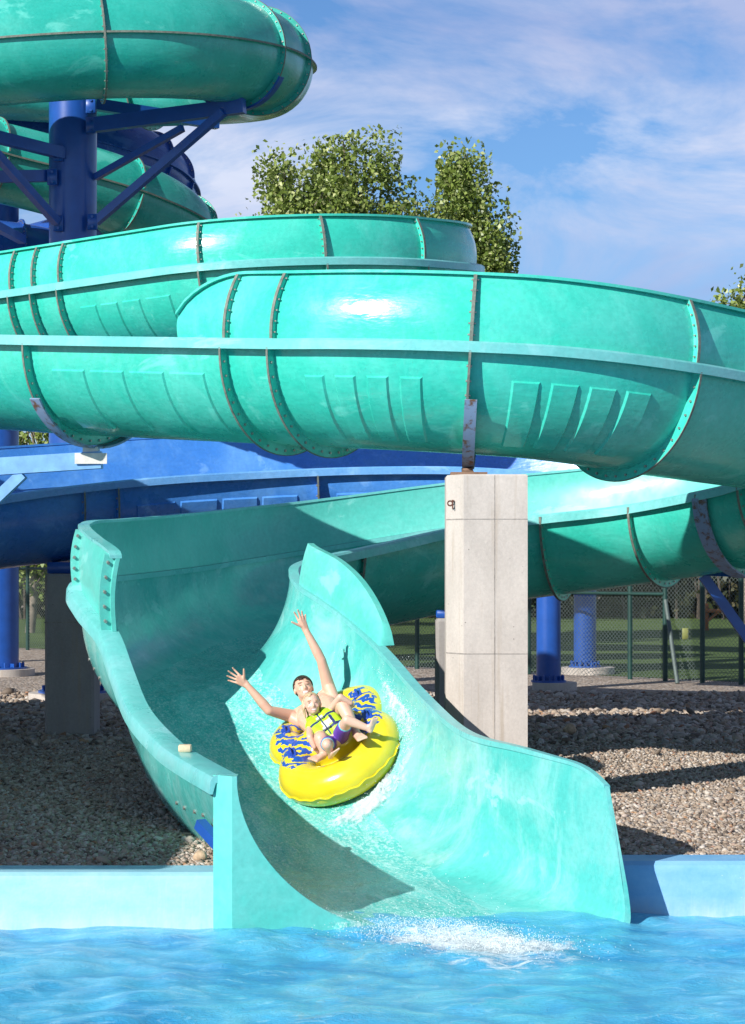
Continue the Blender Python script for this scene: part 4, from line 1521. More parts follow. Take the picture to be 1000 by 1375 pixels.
def ot(u, v, h):
    """point on the sight of (u,v) that stands h metres above the tube's mid plane"""
    d_ = at(u, v, 1.0) - np.array([0, 0, CH])
    o_ = np.array([0, 0, CH])
    y = ((W0 - o_) @ tn + h) / (d_ @ tn)
    return o_ + d_ * y


def reach(u, v, prev, ln, nearer=True):
    """joint at (u,v) whose bone from prev is ln long"""
    o_ = np.array([0, 0, CH]); d_ = nrm(at(u, v, 1.0) - o_)
    c = (prev - o_) @ d_
    m = np.linalg.norm(prev - o_ - c * d_)
    k_ = math.sqrt(max(0, ln * ln - m * m))
    return o_ + d_ * (c - k_ if nearer else c + k_)


def limb(mb, pts, rad, n=14):
    for i in range(len(pts)):
        ball(mb, pts[i], rad[i], n, 8)
        if i:
            rod(mb, pts[i - 1], pts[i], rad[i - 1], rad[i], n)


def remeshed(name, mb, voxel, smooth, mats, parent=None, origin=None, matfn=None, local=False):
    o = mb.build(name, mats, parent, 180, origin=origin, local=local)
    r = o.modifiers.new('r', 'REMESH'); r.mode = 'VOXEL'; r.voxel_size = voxel; r.use_smooth_shade = True
    s_ = o.modifiers.new('s', 'SMOOTH'); s_.iterations = smooth; s_.factor = .5
    bpy.context.view_layer.update()
    dg = bpy.context.evaluated_depsgraph_get()
    me = bpy.data.meshes.new_from_object(o.evaluated_get(dg))
    o.modifiers.clear()
    old = o.data; o.data = me; bpy.data.meshes.remove(old); me.name = name
    me.materials.clear()
    for m in (mats if isinstance(mats, (list, tuple)) else [mats]): me.materials.append(m)
    n = len(me.polygons)
    idx = np.zeros(n, np.int32)
    if matfn is not None:
        c = np.zeros(n * 3); me.polygons.foreach_get('center', c)
        r_ = o
        org = np.zeros(3)
        if not local:
            while r_.parent: r_ = r_.parent
            org = np.array(r_.location)
        idx = matfn(c.reshape(-1, 3) + org).astype(np.int32)
    me.polygons.foreach_set('material_index', idx)
    me.polygons.foreach_set('use_smooth', [True] * n)
    me.update()
    return o


# -- the tube
def vinyl_mat():
    m, nt, b = newmat('yellow_vinyl_with_blue_print')
    v = objvec(nt)
    sx = nd(nt, 'ShaderNodeSeparateXYZ'); lk(nt, v, sx.inputs[0])

    def mm(op, a, b_):
        n_ = nd(nt, 'ShaderNodeMath', operation=op)
        for s_, val in ((n_.inputs[0], a), (n_.inputs[1], b_)):
            if hasattr(val, 'links'): lk(nt, val, s_)
            else: s_.default_value = val
        return n_.outputs[0]
    ax_ = mm('ABSOLUTE', sx.outputs[0], 0)
    ay = mm('ABSOLUTE', sx.outputs[1], 0)
    # printed field: a butterfly-shaped zone on the four shoulders round the waist
    ex = mm('DIVIDE', mm('SUBTRACT', ax_, .31), .135)
    ey = mm('DIVIDE', mm('SUBTRACT', ay, .15), .265)
    r2 = mm('SQRT', mm('ADD', mm('MULTIPLY', ex, ex), mm('MULTIPLY', ey, ey)), 0)
    nz_ = noise(nt, 16, 3, .6, v)
    fld = mm('LESS_THAN', mm('ADD', r2, mm('MULTIPLY', mm('SUBTRACT', nz_, .5), .7)), 1.0)
    top = mm('GREATER_THAN', sx.outputs[2], .0)
    wv = nd(nt, 'ShaderNodeTexWave', wave_type='BANDS', bands_direction='DIAGONAL')
    wv.inputs['Scale'].default_value = 5.5; wv.inputs['Distortion'].default_value = 9; wv.inputs['Detail'].default_value = 3
    wv.inputs['Detail Scale'].default_value = 1.9
    lk(nt, v, wv.inputs['Vector'])
    st_ = mm('GREATER_THAN', wv.outputs['Fac'], .34)
    mask = mm('MULTIPLY', mm('MULTIPLY', fld, top), st_)
    y = mixc(nt, ramp(nt, noise(nt, 4, 3, .5, v), [(.35, 0), (.7, 1)]), (.68, .54, .012), (.74, .62, .03))
    lk(nt, mixc(nt, mask, y, (.018, .085, .42)), b.inputs['Base Color'])
    b.inputs['Roughness'].default_value = .22
    b.inputs['Coat Weight'].default_value = .4
    b.inputs['Subsurface Weight'].default_value = .08
    b.inputs['Subsurface Radius'].default_value = (.05, .03, .01)
    bump(nt, b, noise(nt, 10, 3, .5, v), .12, .01)
    return m


tube = bpy.data.objects.new('double_tube', None); COL.objects.link(tube)
tube.matrix_world = Matrix(((ta[0], -tb[0], tn[0], W0[0]), (ta[1], -tb[1], tn[1], W0[1]), (ta[2], -tb[2], tn[2], W0[2]), (0, 0, 0, 1)))
tag(tube, 'yellow inflatable double tube with blue swirl print and blue handles', 'inner tube')
RO, RS, OFF = .345, .158, .30
RINGS = ((-.30, .362, .163), (.27, .372, .156))


def bend(v):
    v = np.array(v, float); v[:, 2] -= .26 * np.maximum(0, v[:, 1]) ** 2
    return [tuple(p) for p in v]


mb = MB()
for cyy, RO, RS in RINGS[::-1]:
    P = np.array([[RO * math.cos(t), cyy + RO * math.sin(t), 0] for t in np.linspace(0, 2 * math.pi, 65)])
    Lr = np.array([[math.cos(t), math.sin(t), 0] for t in np.linspace(0, 2 * math.pi, 65)])
    cir = arc(RS, 0, 360, 25)[:-1] * [1, .96]
    V = (P[:-1, None] + cir[None, :, 0:1] * Lr[:-1, None] + cir[None, :, 1:2] * np.array([0, 0, 1.0]))
    fs = []
    for i in range(64):
        for j in range(24):
            fs.append((i * 24 + j, i * 24 + (j + 1) % 24, ((i + 1) % 64) * 24 + (j + 1) % 24, ((i + 1) % 64) * 24 + j))
    mb.add(V.reshape(-1, 3), fs)
    rod(mb, (0, cyy, -.09), (0, cyy, -.05), RO - .04, n=40)
M['vinyl'] = vinyl_mat()
mb.v = bend(mb.v)
remeshed('vinyl_body', mb, .012, 10, M['vinyl'], tube, local=True)
# wavy welded seam round the outline
ol = []
for k in range(0, 361):
    t = math.radians(k)
    best = None
    dxy = np.array([math.cos(t), math.sin(t)])
    for cyy, RO, RS in RINGS:
        bq = dxy[1] * cyy
        q = bq + math.sqrt(max(0, bq * bq - cyy * cyy + (RO + RS - .006) ** 2))
        best = q if best is None else max(best, q)
    ol.append(dxy * best)
ol = np.array(ol)
ol = resample(ol, n=420)
for _ in range(5): ol[1:-1] = (ol[:-2] + 2 * ol[1:-1] + ol[2:]) / 4
tg = nrm(np.gradient(ol, axis=0)); nn = np.stack([tg[:, 1], -tg[:, 0]], 1)
sw = .006 * np.sin(np.linspace(0, 2 * math.pi * 34, 420)) + .004 * np.sin(np.linspace(0, 2 * math.pi * 21, 420))
P = np.column_stack([ol, sw]); Lr = np.column_stack([nn, np.zeros(420)])
mb = MB(); sweep(mb, P, Lr, np.tile([0, 0, 1.0], (420, 1)), [(-.012, .006), (.016 , .003), (.016, -.003), (-.012, -.006)])
mb.v = bend(mb.v); mb.build('seam', M['vinyl'], tube, 60, local=True)
M['handle'] = plain('blue_handle_rubber', (.015, .06, .40), .4, 0, .1, 30, .05)
for sx_ in (-1, 1):
    for sy in (-.17, .27):
        mb = MB()
        c = np.array([sx_ * (.335 if sy < 0 else .325), sy, .152 if sy < 0 else .145])
        box(mb, c + [-.038, -.06, -.012], c + [.038, .06, .010], 0, .006)
        hp_ = [c + [0, -.05, .005], c + [0, -.035, .032], c + [0, 0, .042], c + [0, .035, .032], c + [0, .05, .005]]
        limb(mb, hp_, [.011] * 5, 8)
        mb.v = bend(mb.v); mb.build('handle', M['handle'], tube, 40, local=True)


# -- hands and feet
def hand(mb, wrist, knuck, tips, thumb, r=.0088, curl=(0, -1, 0), scale=1.0):
    kc = np.mean(knuck, 0)
    curl = np.asarray(curl, float)
    for kx in knuck:
        limb(mb, [wrist + (kx - kc) * .45, (wrist + kx) / 2 + (kx - kc) * .2, kx], [.0165 * scale, .0145 * scale, .0105 * scale], 10)
    for kx, tp in zip(knuck, tips):
        d_ = tp - kx
        m1 = kx + d_ * .42 - curl * .006 * scale
        m2 = kx + d_ * .75 - curl * .004 * scale
        limb(mb, [kx, m1, m2, tp + curl * .006 * scale], [r * 1.12, r * 1.05, r * .98, r * .82], 10)
    b0 = wrist * .62 + knuck[0] * .38
    m1 = b0 + (thumb - b0) * .55 + (thumb - kc) * .04
    limb(mb, [wrist, b0, m1, thumb], [.016 * scale, .015 * scale, r * 1.22, r * .95], 10)


def foot(mb, ankle, heel, toe, side, w=.036, r=.028, n=5):
    """sole from heel to toes; toes are five separate rounded ends"""
    t = nrm(toe - heel); s_ = nrm(side - t * (side @ t))
    limb(mb, [ankle, heel], [r * 1.05, r * .95], 12)
    L_ = np.linalg.norm(toe - heel)
    for kx in (-1, -.3, .4, 1):
        limb(mb, [heel + s_ * kx * w * .35, heel + t * L_ * .55 + s_ * kx * w * .62, heel + t * L_ * .80 + s_ * kx * w * .8], [r * .72, r * .58, r * .48], 10)
    limb(mb, [ankle, heel + t * L_ * .45, heel + t * L_ * .72], [r * 1.0, r * .75, r * .5], 12)
    for j in range(n):
        q = -1 + 2 * j / (n - 1)
        b0 = heel + t * L_ * .78 + s_ * q * w * .85
        tip_ = heel + t * L_ * (1.0 - .06 * abs(q - .9)) + s_ * q * w * .95
        rr = r * (.40 if j == n - 1 else .28)
        limb(mb, [b0, tip_], [rr * 1.05, rr], 8)


def head(mb, c, up, fw, s_=1.0, child=False):
    rt = nrm(np.cross(up, -fw)); rt = rt if rt[0] > 0 else -rt
    A3 = np.array([rt, fw, up])
    f = lambda x, y, z: c + s_ * (x * rt + y * fw + z * up)
    ball(mb, f(0, -.012, .022), (.073 * s_, .088 * s_, .080 * s_), 20, 14, axes=A3)          # skull
    ball(mb, f(0, .018, -.022), (.060 * s_, .066 * s_, .078 * s_), 18, 12, axes=A3)          # face
    ball(mb, f(0, .035, -.072), ((.036 if not child else .032) * s_, .040 * s_, .026 * s_), 14, 10, axes=A3)   # jaw, chin
    for q in (-1, 1):
        ball(mb, f(q * .035, .058, -.028), (.020 * s_, .018 * s_, .018 * s_), 10, 8, axes=A3)   # cheeks
        ball(mb, f(q * .074, -.008, -.010), (.008 * s_, .018 * s_, .029 * s_), 10, 8, axes=A3)  # ears
        ball(mb, f(q * .030, .070, .022), (.022 * s_, .010 * s_, .007 * s_), 10, 8, axes=A3)    # brow ridge
    k_ = .75 if child else 1
    limb(mb, [f(0, .074, .010), f(0, .092, -.020), f(0, .088, -.030)], [.008 * s_ * k_, .011 * s_ * k_, .0125 * s_ * k_], 10)
    return A3, f


def face_mats(c, f, A3, s_, fwmin, idx, ids):
    """paint lips, teeth, eye lines and brows by where they sit on the face"""
    def inside(p0, r):
        q = (c - f(*p0)) @ A3.T
        return ((q / (np.array(r) * s_)) ** 2).sum(1) < 1
    lip, teeth, eye, brow = ids
    idx[inside((0, .078, -.058), (.030, .03, .013))] = lip
    idx[inside((0, .082, -.0575), (.024, .03, .0078))] = teeth
    for q in (-1, 1):
        idx[inside((q * .029, .075, .0035), (.0135, .03, .0042))] = eye
        idx[inside((q * .030, .075, .0235), (.019, .03, .0050))] = brow
    return idx


def hair_cap(name, f, A3, s_, mat, parent, back=.0, front_z=.052, grow=1.06, extra=None):
    mb = MB()
    ball(mb, f(0, -.016, .024), (.0765 * s_ * grow, .092 * s_ * grow, .084 * s_ * grow), 28, 20, axes=A3)
    P0 = f(0, 0, 0)
    kv = np.array(mb.v); q = (kv - P0) @ A3.T / s_
    keep = (q[:, 2] > front_z - .35 * np.clip(-q[:, 1] + .035, 0, .2) * 3.2 + .012 * np.sin(q[:, 0] * 90)) | (q[:, 1] < -.045)
    keep &= q[:, 2] > -.075
    for fc in list(range(len(mb.f)))[::-1]:
        if not all(keep[i] for i in mb.f[fc]):
            del mb.f[fc]; del mb.m[fc]
    if extra: extra(mb)
    o = mb.build(name, mat, parent, 70)
    md = o.modifiers.new('thick', 'SOLIDIFY'); md.thickness = .010 * s_; md.offset = -1
    return o


# -- the man
man = thing('person', 'bare chested man leaning back in the yellow tube with both arms raised', 'person', ot(440, 977, 0))
hipc = ot(441, 977, .10)
neck = reach(419, 947, hipc, .50, False)
sr = at(397, 963, neck[1] - .03); sl_ = at(443, 930, neck[1] - .03)
er = reach(361, 954, sr, .28); wr = reach(331, 919.5, er, .268)
el = reach(431.5, 887, sl_, .28); wl_ = reach(411, 847, el, .265)
hc = at(407.5, 924.5, neck[1] - .05)
hup = nrm(np.array([-.22, .42, .93])); hfw = np.array([.10, -.93, .34]); hfw = nrm(hfw - hup * (hfw @ hup))
mb = MB()
A3m, fm = head(mb, hc, hup, hfw, 1.02)
limb(mb, [hc - hup * .05 - hfw * .02, neck - np.array([0, 0, .01])], [.056, .060])
tdir = nrm(neck - hipc); sdir = nrm(sl_ - sr)
tfw = nrm(np.cross(sdir, tdir)); tfw = tfw if tfw[1] < 0 else -tfw
for q, rr in ((-1, 1), (1, 1), (0, 1.0)):
    limb(mb, [neck - tdir * .10 + sdir * q * .085, neck - tdir * .22 + sdir * q * .088, hipc + tdir * .14 + sdir * q * .075, hipc + sdir * q * .08], [.088, .098, .092, .098])
for q in (-1, 1):
    ball(mb, neck - tdir * .15 + sdir * q * .075 + tfw * .065, (.072, .035, .055), 14, 10, axes=np.array([sdir, tfw, tdir]))   # chest
limb(mb, [sr + sdir * .03, neck - tdir * .03, sl_ - sdir * .03], [.062, .066, .062])
limb(mb, [neck + tdir * .02, sr + sdir * .05 + tdir * .01], [.045, .05]); limb(mb, [neck + tdir * .02, sl_ - sdir * .05 + tdir * .01], [.045, .05])
for s0_, e0, w0_ in ((sr, er, wr), (sl_, el, wl_)):
    limb(mb, [s0_, s0_ * .6 + e0 * .4, e0, e0 * .72 + w0_ * .28, w0_], [.060, .051, .040, .041, .0265])
    limb(mb, [s0_ - tdir * .10 + (s0_ - e0) * .05, s0_ * .75 + e0 * .25], [.05, .05])
Yr_, Yl_ = wr[1] - .02, wl_[1] - .02
hand(mb, wr, [at(320.5, 905.5, Yr_), at(317.5, 908.5, Yr_ - .01), at(317, 912.5, Yr_), at(318.5, 917, Yr_ + .01)],
     [at(312, 896.8, Yr_), at(306.3, 901, Yr_ - .02), at(304.6, 907.5, Yr_), at(306, 913.5, Yr_ + .02)], at(327.2, 898.5, Yr_ - .03), curl=(.2, -1, 0))
hand(mb, wl_, [at(400.5, 833.2, Yl_), at(403.6, 831.5, Yl_ - .01), at(406.8, 832, Yl_), at(409.8, 834.5, Yl_ + .01)],
     [at(394.8, 821.8, Yl_), at(399.6, 818.4, Yl_ - .02), at(405, 820.5, Yl_), at(410, 825, Yl_ + .02)], at(391.6, 835.2, Yl_ - .03), curl=(0, -1, -.2))
kl = ot(460, 947, .36); al = ot(477, 980, .225)
kr = ot(431, 992, .30); ar = ot(436, 1011, .215)
for q, k0, a0 in ((.085, kl, al), (-.085, kr, ar)):
    h0 = hipc + sdir * q
    limb(mb, [h0, h0 * .5 + k0 * .5, k0, k0 * .68 + a0 * .32, a0], [.086, .074, .056, .053, .034])
foot(mb, al, ot(478, 985, .20), ot(487, 993, .27), ta, .034, .030)
foot(mb, ar, ot(433, 1015, .19), ot(419, 1021, .25), -tb, .034, .030)


def man_faces(c):
    idx = np.zeros(len(c))
    return face_mats(c, fm, A3m, 1.02, 0, idx, (1, 2, 3, 4))


remeshed('body', mb, .0052, 4, [M['skin'], M['lip'], M['teeth'], M['eye'], M['brow']], man, matfn=man_faces)
hair_cap('hair', fm, A3m, 1.02, M['hair_dark'], man, front_z=.045, grow=1.09)
mb = MB()
for q, k0 in ((.085, kl), (-.085, kr)):
    h0 = hipc + sdir * q
    limb(mb, [hipc + tdir * .05 + sdir * q * .9, h0, h0 * .45 + k0 * .55], [.108, .102, .090])
remeshed('swim_shorts', mb, .009, 3, M['cloth_red'], man)

# -- the child
kid = thing('person', 'small blond child in lime life vest and purple shorts on the lap of the man', 'person', ot(449, 994, .1))
chip = ot(449, 993, .21)
cneck = reach(426, 962, chip, .30, False)
cup = nrm(cneck - chip)
crt = nrm(ta - cup * (ta @ cup)); cfw = np.cross(crt, cup); cfw = cfw if cfw[1] < 0 else -cfw
chc = at(418.8, 945.5, cneck[1] - .045)
kup = nrm(np.array([-.16, .18, .96])); kfw = np.array([.16, -.97, .06]); kfw = nrm(kfw - kup * (kfw @ kup))
mb = MB()
A3c, fc_ = head(mb, chc, kup, kfw, .88, True)
limb(mb, [chc - kup * .04, cneck - cup * .02], [.036, .040])
for q in (-1, 0, 1):
    limb(mb, [cneck - cup * .07 + crt * q * .05, chip + cup * .08 + crt * q * .045, chip + crt * q * .045], [.055, .06, .062])
csr, csl = cneck - cup * .035 - crt * .085, cneck - cup * .035 + crt * .085
cer = ot(416, 990, .33); cwr = ot(422, 1003, .26)
cel = ot(457, 936, .44); cwl = ot(471, 944, .36)
limb(mb, [csr, cer, cwr], [.034, .027, .020]); limb(mb, [csl, cel, cwl], [.034, .027, .020])
hd = nrm(ot(427, 1008.5, .21) - cwr)
kn = [cwr + hd * .035 + ta * q for q in (-.015, -.005, .006, .016)]
hand(mb, cwr, kn, [p + hd * .032 + tn * -.008 for p in kn], cwr + hd * .03 - ta * .03, .0065, tn, .72)
hd = nrm(ot(474.5, 953, .26) - cwl)
kn = [cwl + hd * .035 + ta * q for q in (-.015, -.005, .006, .016)]
hand(mb, cwl, kn, [p + hd * .032 + tn * -.008 for p in kn], cwl + hd * .03 - ta * .03, .0065, tn, .72)
ckl = ot(466, 967, .40); cal = ot(492, 977, .30)
ckr = ot(439, 1000, .34); car = ot(443, 1010, .26)
for q, k0, a0 in ((.055, ckl, cal), (-.055, ckr, car)):
    h0 = chip + crt * q
    limb(mb, [h0, h0 * .5 + k0 * .5, k0, k0 * .65 + a0 * .35, a0], [.060, .053, .040, .037, .025])
foot(mb, cal, ot(497, 981, .27), ot(503.5, 964, .35), crt, .022, .022)
foot(mb, car, ot(444, 1016, .20), ot(452, 1007, .30), crt, .024, .022)


def kid_faces(c):
    return face_mats(c, fc_, A3c, .88, 0, np.zeros(len(c)), (1, 2, 3, 4))


remeshed('body', mb, .0046, 4, [M['skin_child'], M['lip'], M['teeth'], M['eye'], M['brow_fair']], kid, matfn=kid_faces)


def locks(mb):
    for q, y0, ln in ((-1, -.01, .12), (-1, -.03, .14), (-.9, -.06, .14), (1, -.04, .08), (.9, -.06, .10), (0, -.09, .13), (.5, -.085, .12), (-.5, -.085, .14)):
        p0_ = fc_(q * .074, y0, .035)
        limb(mb, [p0_, p0_ - kup * ln * .5 + crt * q * .006, p0_ - kup * ln * .88 - kfw * .01], [.011, .010, .004], 8)


hair_cap('hair', fc_, A3c, .88, M['hair_blond'], kid, front_z=.066, grow=1.05, extra=locks)
mb = MB()
for q in (-1, 0, 1):
    limb(mb, [cneck - cup * .075 + crt * q * .068 + cfw * .012, chip + cup * .10 + crt * q * .068 + cfw * .012, chip + cup * .055 + crt * q * .062 + cfw * .01], [.070, .078, .072])
for q in (-1, 1):
    limb(mb, [cneck + crt * q * .062 + cup * .015, cneck - cup * .08 + crt * q * .062 + cfw * .015], [.034, .05])
lime = plain('lime_vest_nylon', (.42, .74, .02), .5, 0, .1, 15, .15)
navy = plain('navy_webbing', (.012, .022, .12), .6, 0, .1, 30, .1)
white = plain('white_vest_panel', (.72, .82, .55), .5, 0, .06, 20, .05)


def vest_faces(c):
    q = (c - chip) @ np.array([crt, cfw, cup]).T
    L0 = np.linalg.norm(cneck - chip)
    i = np.zeros(len(c))
    i[(np.abs(q[:, 0] - .035) < .05) & (np.abs(q[:, 2] - L0 * .40) < .028) & (q[:, 1] > 0)] = 2
    i[(np.abs(q[:, 2] - L0 * .62 - .10 * q[:, 0]) < .012)] = 1
    i[(np.abs(q[:, 2] - L0 * .22) < .013)] = 1
    i[(np.abs(q[:, 0]) < .006) & (q[:, 1] > 0)] = 1
    i[(np.abs(q[:, 0] - .075) < .012) & (np.abs(q[:, 2] - L0 * .42) < .05) & (q[:, 1] > 0)] = 1
    return i


v_ = remeshed('life_vest', mb, .0065, 3, [lime, navy, white], kid, matfn=vest_faces)
v_['label'] = 'lime green life vest with navy straps'
L0 = np.linalg.norm(cneck - chip)
for hz_ in (.62, .22):
    mb = MB(); c = chip + cup * L0 * hz_ + cfw * .098
    for q in (-.018, .016):
        vs = [c + crt * (q + sx_ * .012) + cup * sz * .012 + cfw * sy * .008 for sx_ in (-1, 1) for sy in (-1, 1) for sz in (-1, 1)]
        mb.add(vs, [(0, 1, 3, 2), (4, 6, 7, 5), (0, 4, 5, 1), (2, 3, 7, 6), (0, 2, 6, 4), (1, 5, 7, 3)])
    mb.build('buckle', plain('grey_white_buckle', (.5, .5, .55), .4), v_)
mb = MB()
for q, k0 in ((.055, ckl), (-.055, ckr)):
    h0 = chip + crt * q
    limb(mb, [chip + cup * .05 + crt * q, h0, h0 * .42 + k0 * .58], [.068, .068, .058])
purple = plain('purple_swim_cloth', (.12, .045, .36), .6, 0, .15, 20, .15)
teal = plain('teal_trim', (.10, .55, .62), .6, 0, .1, 20, .1)


def short_faces(c):
    i = np.zeros(len(c))
    for q, k0 in ((.055, ckl), (-.055, ckr)):
        h0 = chip + crt * q
        t_ = ((c - h0) @ (k0 - h0)) / ((k0 - h0) @ (k0 - h0))
        dd = np.linalg.norm(c - h0 - np.clip(t_, 0, 1)[:, None] * (k0 - h0), axis=1)
        i[(t_ > .66) & (dd < .09)] = 1
    return i


remeshed('swim_shorts', mb, .0065, 3, [purple, teal], kid, matfn=short_faces)

# -- spray thrown up round the tube and where the chute pours out
def droplets(name, C, r, label):
    n = len(C)
    rr = r * RNG.uniform(.3, 1.2, (n, 1)) ** 1.5
    bmv = np.array([(0, 0, 1), (1, 0, 0), (0, 1, 0), (-1, 0, 0), (0, -1, 0), (0, 0, -1)], float)
    fcs = np.array([(0, 1, 2), (0, 2, 3), (0, 3, 4), (0, 4, 1), (5, 2, 1), (5, 3, 2), (5, 4, 3), (5, 1, 4)])
    V = (C[:, None] + bmv[None] * rr[:, None]).reshape(-1, 3)
    Fc = (fcs[None] + (np.arange(n) * 6)[:, None, None]).reshape(-1, 3)
    me = bpy.data.meshes.new(name)
    me.vertices.add(len(V)); me.vertices.foreach_set('co', V.ravel())
    me.loops.add(len(Fc) * 3); me.loops.foreach_set('vertex_index', Fc.ravel().astype(np.int32))
    me.polygons.add(len(Fc)); me.polygons.foreach_set('loop_start', (np.arange(len(Fc)) * 3).astype(np.int32))
    me.update(calc_edges=True)
    me.polygons.foreach_set('use_smooth', [True] * len(me.polygons))
    m, nt, b = newmat('spray_drop')
    b.inputs['Base Color'].default_value = (.86, .95, .96, 1); b.inputs['Roughness'].default_value = .1
    me.materials.append(m)
    o = bpy.data.objects.new(name, me); COL.objects.link(o)
    return tag(o, label, 'spray', kind='stuff')


cb = np.linspace(-.975, .975, 101)
BED = []
for i in range(60, NS):
    qa = np.where(cb > 0, QR[i], QL[i])
    BED.append(mid[i] - cb[:, None] * half[i] - np.array([0, 0, 1.0]) * (D_[i] * (1 - np.abs(cb) ** qa) ** (1 / qa))[:, None])
BED = np.array(BED); BED[..., 2] += .012


def bed(X_, Y_):
    """height of the running water under (x,y)"""
    G2 = BED.reshape(-1, 3)
    out = np.zeros(len(X_))
    for i in range(len(X_)):
        j = np.argmin((G2[:, 0] - X_[i]) ** 2 + (G2[:, 1] - Y_[i]) ** 2)
        out[i] = G2[j, 2]
    return out


C = []
for k in range(0, 420, 2):
    p = ol[k]
    if p[0] > .05 or p[1] < -.2:
        wgt = 9 if p[0] > .2 else 4
        for _ in range(wgt):
            q = np.array([p[0] * RNG.uniform(1.0, 1.22), p[1] * RNG.uniform(1.0, 1.15), RNG.uniform(-.2, -.04)])
            C.append(W0 + ta * q[0] - tb * q[1] + tn * q[2])
C = np.array(C) + RNG.normal(0, .02, (len(C), 3))
C[:, 2] = np.maximum(C[:, 2], bed(C[:, 0], C[:, 1]) + .01)
t_ = RNG.random(5000)
ps_ = [W0 + ta * (.50 + .10 * abs(RNG.normal())) - tb * (q * 1.25 - .75) for q in t_]
ps_ = np.array(ps_) + RNG.normal(0, .04, (5000, 3)); xs_, ys_ = ps_[:, 0], ps_[:, 1]
bs_ = bed(xs_, ys_)
C = np.vstack([C, np.stack([xs_, ys_, bs_ + .01 + RNG.exponential(.030, 5000)], 1)])
x_ = RNG.normal(.12, .42, 700); y_ = RNG.normal(14.6, .55, 700)
b_ = bed(x_, y_)
D2 = np.stack([x_, y_, b_ + RNG.exponential(.018, 700)], 1)
D2 = D2[(x_ > -.6) & (x_ < 1.2) & (y_ > 14.1)]
droplets('spray', np.vstack([C, D2]), .0030, 'white water drops flying off the tube and chute')
def foam_mat():
    m, nt, b = newmat('white_foam')
    at_ = nd(nt, 'ShaderNodeAttribute', attribute_name='edge')
    nz_ = noise(nt, 11, 8, .74, objvec(nt, (1, .6, 1)), 1.0)
    ad = nd(nt, 'ShaderNodeMath', operation='ADD'); lk(nt, at_.outputs['Fac'], ad.inputs[0]); lk(nt, nz_, ad.inputs[1])
    al = ramp(nt, ad.outputs[0], [(.80, 0), (1.30, .62)])
    b.inputs['Base Color'].default_value = (.78, .88, .92, 1); b.inputs['Roughness'].default_value = .6
    lk(nt, al, b.inputs['Alpha'])
    bump(nt, b, noise(nt, 40, 5, .7, objvec(nt)), .8, .02)
    return m


def foam_patch(name, fx, fy, fz, wgt, label, nx=150, ny=90):
    """a lumpy lens of foam: fx, fy, fz map (a,b) in -1..1 to metres"""
    A_, B_ = np.meshgrid(np.linspace(-1, 1, nx), np.linspace(-1, 1, ny))
    X, Y = fx(A_, B_), fy(A_, B_)
    e_ = np.clip(1 - np.sqrt(A_ ** 2 + B_ ** 2), 0, 1)
    Z = fz(X, Y) + e_ * .022 + wave(X * 5 + 2, Y * 4) * .9 * e_
    o = grid_mesh(name, X, Y, Z, M['foam'])
    at_ = o.data.attributes.new('edge', 'FLOAT', 'POINT')
    at_.data.foreach_set('value', (e_ * wgt).ravel().astype(np.float32))
    return tag(o, label, 'foam', kind='stuff')


M['foam'] = foam_mat()
foam_patch('foam', lambda a, b: .62 + .80 * a - .42 * b, lambda a, b: 13.45 + .62 * b, lambda X, Y: WZ + .012 + wave(X, Y), .95, 'soft white foam spreading from the chute mouth over the pool')
_c = W0 + ta * .60 + tb * .02
foam_patch('foam', lambda a, b: _c[0] + .20 * a + .18 * b, lambda a, b: _c[1] - .90 * b, lambda X, Y: bed(X.ravel(), Y.ravel()).reshape(X.shape) + .014, .95,
           'white foam streaming along the right side of the yellow tube', 40, 110)
_d = W0 + tb * .86 + ta * .1
foam_patch('foam', lambda a, b: _d[0] + .55 * a + .06 * b, lambda a, b: _d[1] + .10 * a - .26 * b, lambda X, Y: bed(X.ravel(), Y.ravel()).reshape(X.shape) + .010, .70,
           'thin foam pushed ahead of the yellow tube', 90, 50)
n = 9000
y_ = RNG.normal(13.6, .28, n); x_ = RNG.normal(.42, .26, n) + (13.8 - y_) * .5
zz = WZ + .035 + RNG.exponential(.028, n) * np.exp(-((x_ - .35) / .5) ** 2)
droplets('splash', np.stack([x_, y_, zz], 1), .0026, 'white splash where the chute pours into the pool')


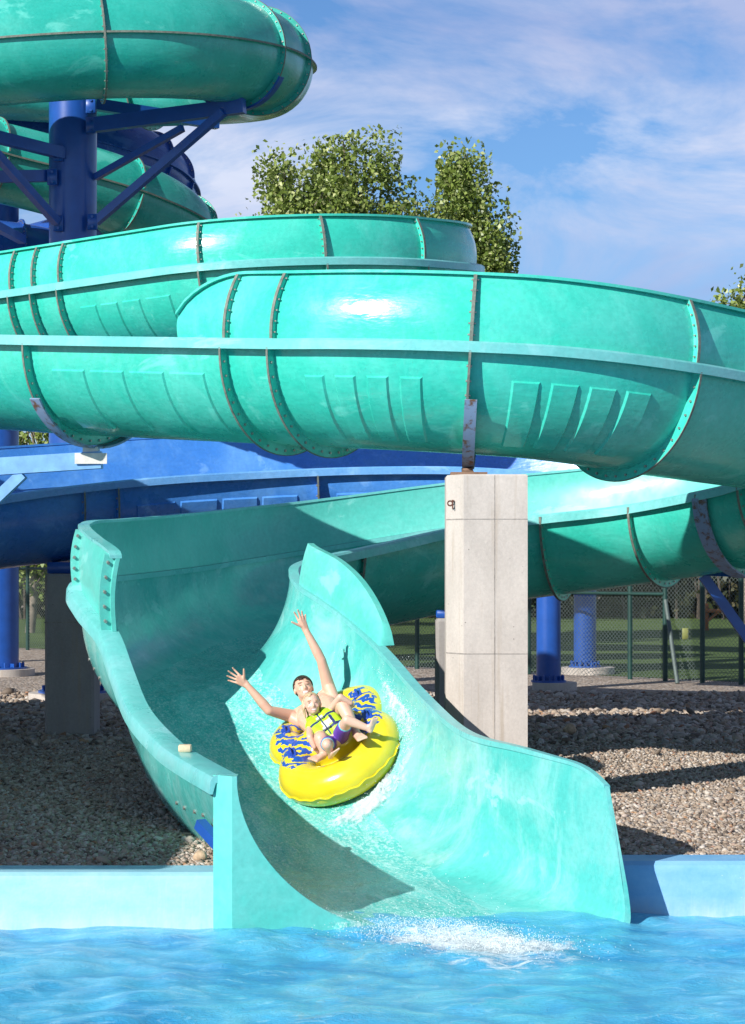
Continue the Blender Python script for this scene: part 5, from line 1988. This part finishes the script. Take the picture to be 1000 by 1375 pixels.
# ================================================================== LIGHT, SKY, CAMERA
AZ, EL = math.radians(42), math.radians(28)
to_sun = np.array([-math.sin(AZ) * math.cos(EL), -math.cos(AZ) * math.cos(EL), math.sin(EL)])
sl = bpy.data.lights.new('sun', 'SUN'); sl.energy = 5.0; sl.angle = math.radians(.5); sl.color = (1, .955, .88)
so = bpy.data.objects.new('sun', sl); COL.objects.link(so)
so.rotation_euler = Vector(to_sun).to_track_quat('Z', 'Y').to_euler()
wd = bpy.data.worlds.new('World'); SC.world = wd; wd.use_nodes = True
nt = wd.node_tree
bg = nt.nodes['Background']
sky = nd(nt, 'ShaderNodeTexSky', sky_type='NISHITA', sun_disc=False)
sky.sun_elevation = EL
sky.sun_rotation = math.atan2(to_sun[0], to_sun[1])
sky.air_density = 1.0; sky.dust_density = .3; sky.ozone_density = 2.5
tc = nd(nt, 'ShaderNodeTexCoord')


def wn(scale, rough, detail, sxyz, dist=0, loc=(0, 0, 0)):
    mp = nd(nt, 'ShaderNodeMapping'); mp.inputs['Scale'].default_value = sxyz; mp.inputs['Location'].default_value = loc
    lk(nt, tc.outputs['Generated'], mp.inputs['Vector'])
    return noise(nt, scale, detail, rough, mp.outputs['Vector'], dist)


c1 = wn(6.5, .60, 10, (1, 1, 2.7), .6, (3.1, .4, .2))
c2 = wn(3.0, .55, 6, (1, 1, 3.2), .2, (1.3, 2.0, .7))
cl = ramp(nt, c1, [(.41, .04), (.60, .90)])
shade = ramp(nt, c2, [(.36, (5.0, 6.1, 9.8)), (.64, (9.8, 10.4, 12.4))])
skyb = mixc(nt, 1.0, sky.outputs[0], (.76, 1.14, 1.58), 'MULTIPLY')
skyc = mixc(nt, cl, skyb, shade)
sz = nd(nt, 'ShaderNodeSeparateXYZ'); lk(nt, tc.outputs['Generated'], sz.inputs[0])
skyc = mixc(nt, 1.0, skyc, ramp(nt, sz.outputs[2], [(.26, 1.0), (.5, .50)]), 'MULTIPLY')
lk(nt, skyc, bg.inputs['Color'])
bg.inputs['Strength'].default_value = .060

cam = bpy.data.cameras.new('camera')
co = bpy.data.objects.new('camera', cam); COL.objects.link(co)
co.location = (0, 0, CH); co.rotation_euler = (math.radians(90), 0, 0)
cam.sensor_fit = 'VERTICAL'; cam.sensor_height = 24; cam.lens = 24 * F / 1375
cam.shift_y = (HZ - 687.5) / 1375
cam.clip_start = .1; cam.clip_end = 3000
SC.camera = co
SC.view_settings.view_transform = 'Standard'; SC.view_settings.look = 'None'
SC.view_settings.exposure = .42; SC.view_settings.gamma = 1
